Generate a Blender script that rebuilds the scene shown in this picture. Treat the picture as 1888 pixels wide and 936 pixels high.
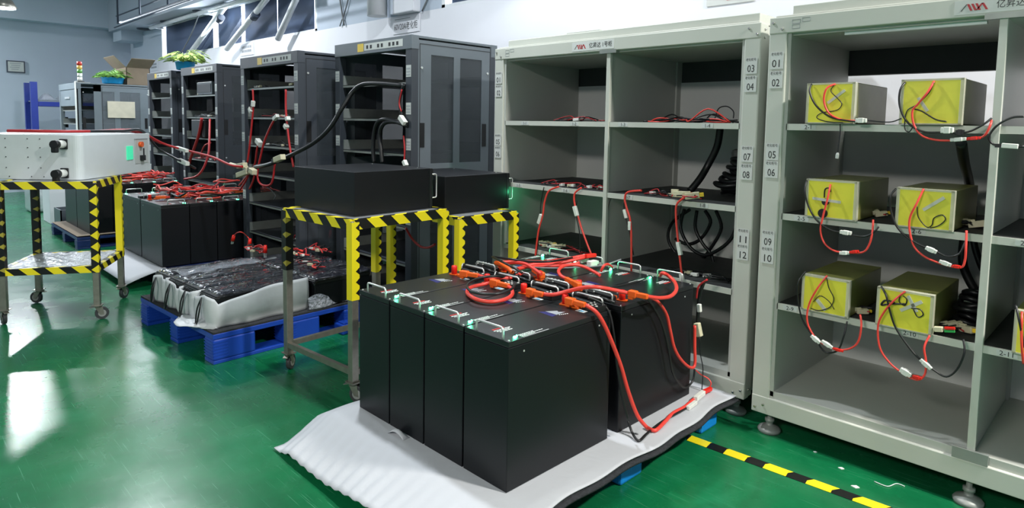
import bpy, bmesh, math, random
from mathutils import Vector, Matrix
random.seed(7)
SC = bpy.context.scene
COL = SC.collection
for o in list(bpy.data.objects): bpy.data.objects.remove(o)

# ------------------------------------------------------------ camera
F_PX, CX, CY = 1197.0, 944.0, 329.0
YAW, PITCH, ROLL = math.radians(-45.03), math.radians(4.76), math.radians(.954)
CAM = Vector((0, 0, 1.5))
_cy, _sy = math.cos(YAW), math.sin(YAW)
FW = Vector((_sy*math.cos(PITCH), _cy*math.cos(PITCH), -math.sin(PITCH)))
_r0 = Vector((_cy, -_sy, 0)); _u0 = _r0.cross(FW)
RT = _r0*math.cos(ROLL) + _u0*math.sin(ROLL)
UP = -_r0*math.sin(ROLL) + _u0*math.cos(ROLL)
cd = bpy.data.cameras.new('camera'); cam = bpy.data.objects.new('camera', cd); COL.objects.link(cam)
cam.matrix_world = Matrix(((RT.x, UP.x, -FW.x, CAM.x), (RT.y, UP.y, -FW.y, CAM.y), (RT.z, UP.z, -FW.z, CAM.z), (0, 0, 0, 1)))
cd.sensor_fit = 'HORIZONTAL'; cd.sensor_width = 36; cd.lens = 36*F_PX/1888
cd.shift_x = (944-CX)/1888; cd.shift_y = (CY-468)/1888
cd.clip_start = .05; cd.clip_end = 100
SC.camera = cam

def P(x, y, ax, v):
    """where the sight line through photo point x, y meets the plane ax = v of the room"""
    d = FW + RT*((x-CX)/F_PX) - UP*((y-CY)/F_PX)
    i = 'xyz'.index(ax); t = (v-CAM[i])/d[i]
    return CAM + d*t

# ------------------------------------------------------------ light
SC.view_settings.view_transform = 'Standard'; SC.view_settings.look = 'None'
SC.view_settings.gamma = 1; SC.view_settings.use_curve_mapping = False
SC.view_settings.exposure = 0.32
W = bpy.data.worlds.new('world'); SC.world = W; W.use_nodes = True
W.node_tree.nodes['Background'].inputs[0].default_value = (.72, .82, 1, 1)
W.node_tree.nodes['Background'].inputs[1].default_value = .27

def area(name, loc, target, size, power, color=(1, 1, 1), sy=None, disk=False):
    l = bpy.data.lights.new(name, 'AREA'); l.energy = power; l.color = color; l.size = size
    if disk: l.shape = 'DISK'
    elif sy: l.shape = 'RECTANGLE'; l.size_y = sy
    o = bpy.data.objects.new(name, l); COL.objects.link(o); o.location = loc
    o.rotation_euler = (Vector(target)-Vector(loc)).to_track_quat('-Z', 'Y').to_euler()
    return o
LAMPS_AND_FILLS = [((-13.1, 1.64, 3.26), 120), ((-8.6, 2.3, 4.35), 115), ((-3.4, 2.2, 4.35), 95), ((-1.0, -2.6, 3.3), 210), ((1.9, 2.9, 4.1), 330), ((-14.3, -1.8, 4.35), 230)]  # second and sixth are unseen fills, added to brighten the far walls
for i, (lp, pw) in enumerate(LAMPS_AND_FILLS):
    area('lamp_and_fill_light', (lp[0], lp[1], lp[2]-.075), (lp[0]+(.55 if i == 0 else 0), lp[1], lp[2]-1), (.2, .2, .2, 1.3, .35, .6)[i], pw, (1, .97, .91) if i in (3, 4) else (.90, .95, 1), disk=True)
area('window_daylight', (-10.8, 4.12, 2.98), (-9.5, 0, 1.0), 5.8, 120, (.86, .93, 1), sy=.5)
area('window_daylight', (-3.6, 4.12, 2.98), (-3.0, 0, 1.0), 3.0, 30, (.9, .95, 1), sy=.5)

# ------------------------------------------------------------ materials
def lin(c):
    return tuple((v/255/12.92 if v/255 <= .04045 else ((v/255+.055)/1.055)**2.4) for v in c)
MATS = {}
def mat(name, rgb, rough=.5, metal=0., var=.06, scale=12., bump=0., bscale=60., emit=0., spec=.5, alpha=1., coat=0., trans=0.):
    m = bpy.data.materials.new(name); m.use_nodes = True; nt = m.node_tree; b = nt.nodes['Principled BSDF']
    c = lin(rgb)
    b.inputs['Roughness'].default_value = rough; b.inputs['Metallic'].default_value = metal
    b.inputs['Specular IOR Level'].default_value = spec; b.inputs['Coat Weight'].default_value = coat
    b.inputs['Transmission Weight'].default_value = trans
    tc = nt.nodes.new('ShaderNodeTexCoord'); n = nt.nodes.new('ShaderNodeTexNoise')
    n.inputs['Scale'].default_value = scale; n.inputs['Detail'].default_value = 4
    nt.links.new(tc.outputs['Object'], n.inputs['Vector'])
    r = nt.nodes.new('ShaderNodeMapRange'); r.inputs['From Min'].default_value = .3; r.inputs['From Max'].default_value = .7
    r.inputs['To Min'].default_value = 1-var; r.inputs['To Max'].default_value = 1+var
    nt.links.new(n.outputs['Fac'], r.inputs['Value'])
    mx = nt.nodes.new('ShaderNodeVectorMath'); mx.operation = 'SCALE'; mx.inputs[0].default_value = c
    nt.links.new(r.outputs[0], mx.inputs['Scale']); nt.links.new(mx.outputs[0], b.inputs['Base Color'])
    if bump:
        n2 = nt.nodes.new('ShaderNodeTexNoise'); n2.inputs['Scale'].default_value = bscale; n2.inputs['Detail'].default_value = 3
        nt.links.new(tc.outputs['Object'], n2.inputs['Vector'])
        bp = nt.nodes.new('ShaderNodeBump'); bp.inputs['Strength'].default_value = bump; bp.inputs['Distance'].default_value = .01
        nt.links.new(n2.outputs['Fac'], bp.inputs['Height']); nt.links.new(bp.outputs[0], b.inputs['Normal'])
    if emit:
        b.inputs['Emission Color'].default_value = (*c, 1); b.inputs['Emission Strength'].default_value = emit
    if alpha < 1: b.inputs['Alpha'].default_value = alpha
    MATS[name] = m
    return m
mat('wall_white', (234, 235, 240), .6, var=.03, scale=1.5)
mat('wall_grey', (192, 203, 216), .75, var=.05, scale=.8)
mat('ceiling_paint', (170, 178, 190), .8, var=.04, scale=.6)
mat('cabinet_paint', (197, 199, 189), .38, var=.03, scale=3, bump=.02)
mat('cabinet_inner', (182, 184, 177), .45, var=.04, scale=3)
mat('added_back_paint', (212, 214, 210), .5, var=.04, scale=2)
mat('perforated_light', (120, 128, 134), .4, alpha=.55)
mat('cabinet_dark', (60, 64, 62), .6)
mat('shelf_mat', (44, 46, 46), .7, var=.15, scale=20)
mat('rack_grey', (98, 106, 112), .45, var=.05, scale=4)
mat('rack_dark', (54, 59, 66), .5, var=.06, scale=4)
mat('rack_light', (116, 126, 132), .45, var=.05, scale=4)
mat('rail_zinc', (140, 145, 140), .4, metal=.2, var=.08)
mat('perforated', (66, 72, 77), .4, alpha=.6)
mat('perforated_dark', (26, 28, 32), .45, alpha=.8)
mat('battery_black', (15, 17, 21), .4, var=.08, scale=5, bump=.02, bscale=300, spec=.35)
mat('battery_panel', (26, 29, 31), .34, var=.06, scale=8, bump=.02, bscale=300)
mat('chrome', (214, 216, 214), .3, metal=.55)
mat('steel', (150, 146, 136), .34, metal=.7, var=.1, scale=30)
mat('bolt', (200, 200, 195), .3, metal=1)
mat('orange', (238, 96, 24), .4, var=.05)
mat('red_plastic', (226, 34, 22), .38)
mat('red_cable', (224, 66, 56), .42, var=.05)
mat('dark_red_cable', (176, 34, 38), .45)
mat('black_cable', (20, 21, 23), .4)
mat('grey_cable', (120, 124, 126), .5)
mat('black_plastic', (16, 17, 19), .45)
mat('white_plastic', (222, 224, 216), .45, var=.06, scale=40)
mat('cream_plastic', (206, 200, 168), .5, var=.08, scale=40)
mat('yellow_plastic', (232, 196, 50), .45)
mat('green_plastic', (40, 150, 70), .45)
mat('paper', (206, 208, 204), .6, var=.02)
mat('paper_dim', (196, 200, 196), .6, var=.02)
mat('ink', (30, 30, 32), .6)
mat('print_white', (226, 230, 228), .6)
mat('print_red', (190, 40, 34), .6)
mat('print_grey', (150, 156, 162), .5)
mat('print_navy', (26, 30, 96), .5)
mat('sticker_blue', (70, 170, 220), .5)
mat('logo_red', (176, 38, 44), .5)
mat('led_green', (60, 255, 160), .4, emit=45)
mat('screen_green', (60, 200, 150), .4, emit=.6)
mat('yellow_board', (224, 218, 62), .42, var=.05, scale=6, bump=.03)
mat('olive_board', (134, 134, 72), .35, var=.1, scale=8)
mat('film', (214, 214, 196), .25, alpha=.6)
mat('strip_tape', (212, 214, 200), .3, alpha=.8)
mat('pallet_blue', (22, 66, 168), .42, var=.06)
mat('pallet_light_blue', (18, 132, 214), .42, var=.05)
mat('pallet_dark_blue', (34, 56, 116), .45, var=.06)
mat('felt', (40, 42, 46), .9, bump=.6, bscale=120, var=.3, scale=60)
mat('cardboard', (124, 110, 92), .8)
mat('foam_bag', (196, 200, 202), .55, var=.05, scale=10, bump=.15, bscale=20)
mat('equipment_white', (214, 220, 220), .4, var=.02)
mat('pot_blue', (40, 170, 232), .4)
mat('leaf', (110, 160, 66), .5, var=.3, scale=20)
mat('leaf_light', (170, 196, 110), .5, var=.3, scale=20)
mat('pipe_white', (226, 230, 232), .35)
mat('pipe_dark', (52, 62, 78), .5)
mat('blind', (84, 100, 128), .7, var=.06, scale=2)
mat('day_pane', (236, 244, 255), .4, emit=5.5)
mat('lamp_lens', (240, 246, 255), .4, emit=14)
mat('desk_blue', (30, 52, 140), .45)
mat('rubber', (52, 54, 56), .6)
mat('cast_grey', (150, 152, 148), .5, metal=.3)
mat('sheet_silver', (200, 204, 206), .28, metal=.6, bump=.6, bscale=14)
mat('dirt_white', (220, 224, 220), .6)
mat('signal_red', (190, 50, 40), .4); mat('signal_amber', (220, 180, 90), .4); mat('signal_green', (90, 150, 70), .4)
mat('beige_notice', (214, 206, 184), .6)

def custom(name, rough):
    m = bpy.data.materials.new(name); m.use_nodes = True; MATS[name] = m
    b = m.node_tree.nodes['Principled BSDF']; b.inputs['Roughness'].default_value = rough
    return m, m.node_tree, b
def node(nt, typ, **kw):
    n = nt.nodes.new(typ)
    for k, v in kw.items():
        if k.startswith('i_'): n.inputs[k[2:].replace('_', ' ')].default_value = v
        else: setattr(n, k, v)
    return n
def ramp(nt, src, stops, interp='LINEAR'):
    r = nt.nodes.new('ShaderNodeValToRGB'); e = r.color_ramp.elements; r.color_ramp.interpolation = interp
    e[0].position, e[0].color = stops[0][0], (*stops[0][1], 1); e[1].position, e[1].color = stops[-1][0], (*stops[-1][1], 1)
    for p, c in stops[1:-1]:
        k = e.new(p); k.color = (*c, 1)
    nt.links.new(src, r.inputs[0]); return r
# green epoxy floor with scratches and wear
m, nt, b = custom('floor_epoxy', .22)
tc = node(nt, 'ShaderNodeTexCoord')
n1 = node(nt, 'ShaderNodeTexNoise'); n1.inputs['Scale'].default_value = 1.1; n1.inputs['Detail'].default_value = 8; n1.inputs['Roughness'].default_value = .65
nt.links.new(tc.outputs['Object'], n1.inputs['Vector'])
base = ramp(nt, n1.outputs['Fac'], [(.3, lin((9, 78, 46))), (.55, lin((16, 104, 62))), (.75, lin((36, 122, 84)))])
cur = base.outputs[0]
sc_fac = None
for ang, s, thr in ((.5, 9, .66), (-.7, 11, .68), (1.4, 8, .69)):
    mp = node(nt, 'ShaderNodeMapping'); mp.inputs['Rotation'].default_value = (0, 0, ang); mp.inputs['Scale'].default_value = (1, 60, 1)
    nt.links.new(tc.outputs['Object'], mp.inputs['Vector'])
    nn = node(nt, 'ShaderNodeTexNoise'); nn.inputs['Scale'].default_value = s*.34; nn.inputs['Detail'].default_value = 3; nn.inputs['Distortion'].default_value = .25
    nt.links.new(mp.outputs[0], nn.inputs['Vector'])
    rr = node(nt, 'ShaderNodeMapRange'); rr.inputs['From Min'].default_value = thr; rr.inputs['From Max'].default_value = thr+.05
    rr.inputs['To Max'].default_value = .35
    nt.links.new(nn.outputs['Fac'], rr.inputs['Value'])
    mx = node(nt, 'ShaderNodeMix', data_type='RGBA'); mx.inputs[7].default_value = (*lin((110, 176, 146)), 1)
    nt.links.new(rr.outputs[0], mx.inputs[0]); nt.links.new(cur, mx.inputs[6]); cur = mx.outputs[2]
nt.links.new(cur, b.inputs['Base Color'])
n3 = node(nt, 'ShaderNodeTexNoise'); n3.inputs['Scale'].default_value = 5; n3.inputs['Detail'].default_value = 6
nt.links.new(tc.outputs['Object'], n3.inputs['Vector'])
r3 = node(nt, 'ShaderNodeMapRange'); r3.inputs['To Min'].default_value = .16; r3.inputs['To Max'].default_value = .36
nt.links.new(n3.outputs['Fac'], r3.inputs['Value']); nt.links.new(r3.outputs[0], b.inputs['Roughness'])
bp = node(nt, 'ShaderNodeBump'); bp.inputs['Strength'].default_value = .06; bp.inputs['Distance'].default_value = .02
nt.links.new(n3.outputs['Fac'], bp.inputs['Height']); nt.links.new(bp.outputs[0], b.inputs['Normal'])
# black and yellow hazard tape, stripes along the UV length
def hazard(name, period, duty, slope, yellow=(236, 218, 30)):
    m, nt, b = custom(name, .38)
    uv = node(nt, 'ShaderNodeTexCoord'); sp = node(nt, 'ShaderNodeSeparateXYZ'); nt.links.new(uv.outputs['UV'], sp.inputs[0])
    nz = node(nt, 'ShaderNodeTexNoise'); nz.inputs['Scale'].default_value = 20; nt.links.new(uv.outputs['Object'], nz.inputs['Vector'])
    mu = node(nt, 'ShaderNodeMath', operation='MULTIPLY'); mu.inputs[1].default_value = slope; nt.links.new(sp.outputs['Y'], mu.inputs[0])
    ad = node(nt, 'ShaderNodeMath', operation='ADD'); nt.links.new(sp.outputs['X'], ad.inputs[0]); nt.links.new(mu.outputs[0], ad.inputs[1])
    dv = node(nt, 'ShaderNodeMath', operation='DIVIDE'); dv.inputs[1].default_value = period; nt.links.new(ad.outputs[0], dv.inputs[0])
    fr = node(nt, 'ShaderNodeMath', operation='FRACT'); nt.links.new(dv.outputs[0], fr.inputs[0])
    gt = node(nt, 'ShaderNodeMath', operation='GREATER_THAN'); gt.inputs[1].default_value = duty; nt.links.new(fr.outputs[0], gt.inputs[0])
    mx = node(nt, 'ShaderNodeMix', data_type='RGBA'); mx.inputs[6].default_value = (*lin(yellow), 1); mx.inputs[7].default_value = (*lin((16, 16, 17)), 1)
    nt.links.new(gt.outputs[0], mx.inputs[0]); nt.links.new(mx.outputs[2], b.inputs['Base Color'])
    bp = node(nt, 'ShaderNodeBump'); bp.inputs['Strength'].default_value = .1; nt.links.new(nz.outputs['Fac'], bp.inputs['Height']); nt.links.new(bp.outputs[0], b.inputs['Normal'])
hazard('hazard_rail', .165, .50, 1.1)
def hazard_saw(name, period, a, b_, w, yellow=(236, 218, 30)):
    m, nt, b = custom(name, .38)
    uv = node(nt, 'ShaderNodeTexCoord'); sp = node(nt, 'ShaderNodeSeparateXYZ'); nt.links.new(uv.outputs['UV'], sp.inputs[0])
    def mth(op, x, y=None):
        n = node(nt, 'ShaderNodeMath', operation=op)
        for k, q in enumerate((x, y)):
            if q is None: continue
            if isinstance(q, (int, float)): n.inputs[k].default_value = q
            else: nt.links.new(q, n.inputs[k])
        return n.outputs[0]
    d = mth('ABSOLUTE', mth('SUBTRACT', mth('FRACT', mth('DIVIDE', sp.outputs['X'], period)), .5))
    lim = mth('SUBTRACT', a, mth('MULTIPLY', sp.outputs['Y'], b_/w))
    mx = node(nt, 'ShaderNodeMix', data_type='RGBA'); mx.inputs[6].default_value = (*lin(yellow), 1); mx.inputs[7].default_value = (*lin((16, 16, 17)), 1)
    nt.links.new(mth('GREATER_THAN', d, lim), mx.inputs[0]); nt.links.new(mx.outputs[2], b.inputs['Base Color'])
hazard_saw('hazard_leg', .058, .85, .70, .048)
hazard_saw('hazard_leg_half', .085, .42, .42, .048)
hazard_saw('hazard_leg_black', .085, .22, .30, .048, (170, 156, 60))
hazard('hazard_floor', .187, .55, -.55)
# wavy foam sheet and crinkled film
def wavy(name, rgb, rough, scale, strength, dist, metal=0., alpha=1., detail=3, coat=0.):
    m, nt, b = custom(name, rough); c = lin(rgb)
    b.inputs['Base Color'].default_value = (*c, 1); b.inputs['Metallic'].default_value = metal; b.inputs['Alpha'].default_value = alpha
    b.inputs['Coat Weight'].default_value = coat
    tc = node(nt, 'ShaderNodeTexCoord'); n = node(nt, 'ShaderNodeTexNoise'); n.inputs['Scale'].default_value = scale; n.inputs['Detail'].default_value = detail
    n.inputs['Distortion'].default_value = 1.2
    nt.links.new(tc.outputs['Object'], n.inputs['Vector'])
    bp = node(nt, 'ShaderNodeBump'); bp.inputs['Strength'].default_value = strength; bp.inputs['Distance'].default_value = dist
    nt.links.new(n.outputs['Fac'], bp.inputs['Height']); nt.links.new(bp.outputs[0], b.inputs['Normal'])
wavy('foam_sheet', (184, 187, 192), .6, 9, .12, .02)
wavy('crinkle_film', (40, 41, 50), .14, 16, 1.0, .08, coat=1.0)
wavy('clear_film', (190, 196, 206), .12, 22, 1.0, .04, alpha=.4, coat=1.0)
wavy('quilted_silver', (186, 190, 194), .3, 16, .8, .03, metal=.5)

# ------------------------------------------------------------ geometry helpers
OFF = {}                       # world offset of each thing for parts modelled in room coordinates
class MB:
    def __init__(s): s.v = []; s.f = []; s.m = []; s.sm = []; s.uv = []
    def face(s, idx, mi=0, smooth=False, uv=None):
        s.f.append(idx); s.m.append(mi); s.sm.append(smooth); s.uv.append(uv)
    def box(s, x0, x1, y0, y1, z0, z1, mi=0):
        n = len(s.v); s.v += [(x, y, z) for z in (z0, z1) for y in (y0, y1) for x in (x0, x1)]
        for q in ((0, 2, 3, 1), (4, 5, 7, 6), (0, 1, 5, 4), (2, 6, 7, 3), (0, 4, 6, 2), (1, 3, 7, 5)): s.face([n+i for i in q], mi)
        return s
    def obox(s, c, size, ax=(1, 0, 0), up=(0, 0, 1), mi=0):
        X = Vector(ax).normalized(); Z = Vector(up); Z = (Z-X*Z.dot(X))
        if Z.length < 1e-4: Z = X.orthogonal()
        Z.normalize(); Y = Z.cross(X); c = Vector(c); n = len(s.v)
        a, b_, d = (size[0]/2, size[1]/2, size[2]/2)
        for k in (-d, d):
            for j in (-b_, b_):
                for i in (-a, a): s.v.append(tuple(c+X*i+Y*j+Z*k))
        for q in ((0, 2, 3, 1), (4, 5, 7, 6), (0, 1, 5, 4), (2, 6, 7, 3), (0, 4, 6, 2), (1, 3, 7, 5)): s.face([n+i for i in q], mi)
        return s
    def prism(s, pts, d, mi=0):
        """pts: polygon in room space, d: thickness vector"""
        n = len(s.v); k = len(pts); d = Vector(d)
        s.v += [tuple(p) for p in pts] + [tuple(Vector(p)+d) for p in pts]
        s.face([n+i for i in range(k)][::-1], mi); s.face([n+k+i for i in range(k)], mi)
        for i in range(k): s.face([n+i, n+(i+1) % k, n+k+(i+1) % k, n+k+i], mi)
        return s
    def tube(s, pts, r, n=8, mi=0, smooth=True, closed=False, sub=5, ends=None):
        pts = [Vector(p) for p in pts]
        if smooth and len(pts) > 2:
            out = []; N = len(pts); rng = N if closed else N-1
            for i in range(rng):
                if closed: a, b_, c, d = pts[(i-1) % N], pts[i], pts[(i+1) % N], pts[(i+2) % N]
                else: a, b_, c, d = pts[max(i-1, 0)], pts[i], pts[i+1], pts[min(i+2, N-1)]
                for j in range(sub):
                    t = j/sub
                    out.append(.5*((2*b_)+(c-a)*t+(2*a-5*b_+4*c-d)*t*t+(3*b_-a-3*c+d)*t**3))
            if not closed: out.append(pts[-1])
            pts = out
        N = len(pts); base = len(s.v); nrm = None
        for i, p in enumerate(pts):
            if closed: t = pts[(i+1) % N]-pts[i-1]
            else: t = pts[min(i+1, N-1)]-pts[max(i-1, 0)]
            if t.length < 1e-7: t = Vector((0, 0, 1))
            t.normalize()
            if nrm is None: nrm = t.orthogonal().normalized()
            nrm = nrm-t*nrm.dot(t)
            if nrm.length < 1e-5: nrm = t.orthogonal()
            nrm.normalize(); bn = t.cross(nrm)
            rr = r if ends is None else (ends[0]+(ends[1]-ends[0])*i/(N-1))
            for k in range(n):
                a = 2*math.pi*k/n; s.v.append(tuple(p+(nrm*math.cos(a)+bn*math.sin(a))*rr))
        for i in range(N if closed else N-1):
            j = (i+1) % N
            for k in range(n): s.face([base+i*n+k, base+i*n+(k+1) % n, base+j*n+(k+1) % n, base+j*n+k], mi, True)
        if not closed:
            s.face([base+k for k in range(n)][::-1], mi); s.face([base+(N-1)*n+k for k in range(n)], mi)
        return s
    def cyl(s, a, b_, r0, r1=None, n=16, mi=0):
        return s.tube([a, b_], r0, n=n, mi=mi, smooth=False, ends=(r0, r0 if r1 is None else r1))
    def lathe(s, c, prof, n=20, mi=0):
        base = len(s.v)
        for (r, z) in prof:
            for k in range(n):
                a = 2*math.pi*k/n; s.v.append((c[0]+r*math.cos(a), c[1]+r*math.sin(a), c[2]+z))
        for i in range(len(prof)-1):
            for k in range(n): s.face([base+i*n+k, base+i*n+(k+1) % n, base+(i+1)*n+(k+1) % n, base+(i+1)*n+k], mi, True)
        s.face([base+k for k in range(n)][::-1], mi); s.face([base+(len(prof)-1)*n+k for k in range(n)], mi)
        return s
    def grid(s, fn, nu, nv, mi=0, thick=None):
        base = len(s.v)
        for j in range(nv+1):
            for i in range(nu+1): s.v.append(tuple(fn(i/nu, j/nv)))
        for j in range(nv):
            for i in range(nu):
                a = base+j*(nu+1)+i; s.face([a, a+1, a+nu+2, a+nu+1], mi, True)
        return s
    def sleeve(s, a, b_, w, h, up=(0, 0, 1), mi=0, u0=0., plain=False):
        """tape wrapped round a bar, stripes turn at each edge"""
        a = Vector(a); b_ = Vector(b_); X = (b_-a); L = X.length; X.normalize(); Z = Vector(up); Z = (Z-X*Z.dot(X))
        if Z.length < 1e-4: Z = X.orthogonal()
        Z.normalize(); Y = Z.cross(X); n = len(s.v)
        cs = [(-w/2, -h/2), (w/2, -h/2), (w/2, h/2), (-w/2, h/2)]
        for p in (a, b_):
            for (i, j) in cs: s.v.append(tuple(p+Y*i+Z*j))
        for k in range(4):
            k2 = (k+1) % 4; wd = w if k % 2 == 0 else h
            va, vb = (0, wd) if k % 2 == 0 else ((0, 0) if plain else (wd, 0))
            s.face([n+k, n+k2, n+4+k2, n+4+k], mi, False, [(u0, va), (u0, vb), (u0+L, vb), (u0+L, va)])
        s.face([n+3, n+2, n+1, n], mi, False, [(0, 0)]*4); s.face([n+4, n+5, n+6, n+7], mi, False, [(0, 0)]*4)
        return s
    def build(s, name, mats, parent=None, bevel=0., world=True, solid=0., seg=2):
        if isinstance(mats, str): mats = [mats]
        off = OFF.get(parent.name, Vector((0, 0, 0))) if (parent is not None and world) else Vector((0, 0, 0))
        me = bpy.data.meshes.new(name); me.from_pydata([tuple(Vector(v)-off) for v in s.v], [], s.f)
        for m_ in mats: me.materials.append(MATS[m_])
        me.polygons.foreach_set('material_index', s.m); me.polygons.foreach_set('use_smooth', s.sm)
        if any(u is not None for u in s.uv):
            ul = me.uv_layers.new(name='UVMap')
            for p, u in zip(me.polygons, s.uv):
                if u:
                    for li, c in zip(p.loop_indices, u): ul.data[li].uv = c
        me.validate(); me.update()
        o = bpy.data.objects.new(name, me); COL.objects.link(o)
        if parent is not None: o.parent = parent; OFF[o.name] = off
        else: OFF[o.name] = Vector((0, 0, 0))
        if solid:
            md = o.modifiers.new('thick', 'SOLIDIFY'); md.thickness = solid; md.offset = 0
        if bevel:
            md = o.modifiers.new('bevel', 'BEVEL'); md.width = bevel; md.segments = seg; md.limit_method = 'ANGLE'; md.angle_limit = math.radians(50)
        return o
def tag(o, label=None, cat=None, group=None, kind=None):
    if label: o['label'] = label
    if cat: o['category'] = cat
    if group: o['group'] = group
    if kind: o['kind'] = kind
    return o
def thing(name, label, cat, loc=(0, 0, 0), rz=0., group=None):
    o = bpy.data.objects.new(name, None); COL.objects.link(o); o.empty_display_size = .05
    o.location = loc; o.rotation_euler = (0, 0, rz); OFF[o.name] = Vector(loc)
    return tag(o, label, cat, group)
def struct(name, mb, m, **k):
    return tag(mb.build(name, m, **k), kind='structure')
def copy_tree(o, parent=None):
    c = o.copy(); COL.objects.link(c)
    if parent is not None: c.parent = parent
    for ch in list(KIDS.get(o.name, [])): copy_tree(ch, c)
    return c
KIDS = {}
def index_kids(root):
    ch = [x for x in COL.objects if x.parent is root]
    KIDS[root.name] = ch
    for c in ch: index_kids(c)
FONT_CACHE = {}
def text(s, size, origin, xdir, ydir, m, parent, name='lettering', world=True, label=None, width=None):
    """flat printed lettering as mesh lying on a surface"""
    if s not in FONT_CACHE:
        cu = bpy.data.curves.new('t', 'FONT'); cu.body = s; cu.size = 1; cu.align_x = 'CENTER'; cu.align_y = 'CENTER'; cu.resolution_u = 2
        ob = bpy.data.objects.new('t', cu); COL.objects.link(ob)
        dg = bpy.context.evaluated_depsgraph_get(); me = bpy.data.meshes.new_from_object(ob.evaluated_get(dg))
        FONT_CACHE[s] = ([tuple(v.co) for v in me.vertices], [list(p.vertices) for p in me.polygons])
        bpy.data.objects.remove(ob); bpy.data.curves.remove(cu); bpy.data.meshes.remove(me)
    vs, fs = FONT_CACHE[s]; X = Vector(xdir).normalized(); Y = Vector(ydir).normalized(); O = Vector(origin)
    sx = size
    if width and vs:
        w0 = max(v[0] for v in vs)-min(v[0] for v in vs); sx = width/max(w0, .01)
    mb = MB(); mb.v = [tuple(O+X*v[0]*sx+Y*v[1]*size) for v in vs]
    for f in fs: mb.face(f)
    return mb.build(name, m, parent, world=world)

# ------------------------------------------------------------ the room
struct('floor', MB().box(-18, 6, -5, 5.2, -.1, 0), 'floor_epoxy')
struct('wall_left', MB().box(-16.2, -16, -5, 4.2, 0, 4.6), 'wall_grey')
mb = MB(); mb.box(-16, 6, 4.2, 4.4, 0, 2.66)
struct('wall_back', mb, 'wall_white')
mb = MB(); mb.box(-16, -13.95, 4.2, 4.4, 2.66, 3.3).box(-7.8, -5.25, 4.2, 4.4, 2.66, 4.6).box(-1.8, 6, 4.2, 4.4, 2.66, 4.6).box(-16, -7.8, 4.2, 4.4, 3.3, 4.6).box(-5.25, -1.8, 4.2, 4.4, 3.6, 4.6)
struct('wall_back_upper', mb, 'wall_grey')
struct('ceiling', MB().box(-16.2, 6, -5, 5.2, 4.6, 4.75), 'ceiling_paint')
struct('trim_1', MB().box(-15.7, -7.8, 3.72, 4.2, 3.285, 4.6), 'ceiling_paint')          # bulkhead above the far windows
struct('trim_2', MB().box(-16, -15.7, -5, 4.2, 3.36, 4.6), 'wall_grey')                 # beam on the left wall
struct('trim_3', MB().box(-15.7, -15.1, 3.8, 4.2, 3.08, 3.36), 'wall_grey')
def blinds_window(num, x0, x1, z0, z1, cuts):
    w = tag(MB().box(x0, x1, 4.3, 4.33, z0, z1).build('window_%d' % num, 'day_pane'), kind='structure')
    fr = MB()
    fr.box(x0, x0+.05, 4.2, 4.3, z0, z1).box(x1-.05, x1, 4.2, 4.3, z0, z1).box(x0, x1, 4.2, 4.3, z0, z0+.03).box(x0, x1, 4.2, 4.3, z1-.04, z1)
    fr.build('window_frame', 'pipe_white', w)
    for (a, b_) in cuts:
        o = MB()
        o.grid(lambda u, v: (a+(b_-a)*u, 4.235+.006*math.sin(u*9*(b_-a)), z0+(z1-z0)*v), 30, 1)
        o.build('window_blind', 'blind', w, solid=.004)
blinds_window(1, -13.95, -7.8, 2.66, 3.3, [(-13.76, -11.40), (-11.16, -10.25), (-10.10, -9.0), (-8.98, -7.93)])
blinds_window(2, -5.25, -1.8, 2.66, 3.6, [(-5.13, -3.5), (-3.48, -1.85)])
# white rail along the window heads and diagonal braces
r = thing('curtain_rail', 'long bright white tube rail across the heads of the far windows', 'rail', (-11, 4.0, 3.23))
MB().tube([(-13.9, 4.0, 3.235), (-7.9, 4.0, 3.235)], .035, 10).build('tube', 'pipe_white', r)
mb = MB()
for x in (-13.8, -11.3, -8.0): mb.box(x-.02, x+.02, 4.0, 4.2, 3.22, 3.25)
mb.build('bracket', 'pipe_white', r)
def brace(p0, p1, ext, jt, label):
    a = P(*p0, 'y', 4.05); b_ = P(*p1, 'y', 4.05); d = (b_-a).normalized(); b2 = a+d*ext
    t = thing('diagonal_brace', label, 'pipe', a, group=None)
    MB().tube([a, b2], .042, 12, smooth=False).build('tube', 'pipe_white', t)
    for k in jt:
        c = P(*k, 'y', 4.05); MB().tube([c-d*.06, c+d*.06], .056, 12, smooth=False).build('collar', 'pipe_dark', t)
brace((352, 96), (420, 5), 2.6, [(406, 35)], 'white diagonal pipe before the far windows, the leftmost, rising from behind the plant')
brace((418, 90), (490, 0), 2.4, [(470, 29)], 'white diagonal pipe with a black collar, the middle one of three before the blinds')
brace((512, 72), (545, 0), 2.0, [], 'steep plain white diagonal pipe at the right end of the far blinds')
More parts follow.
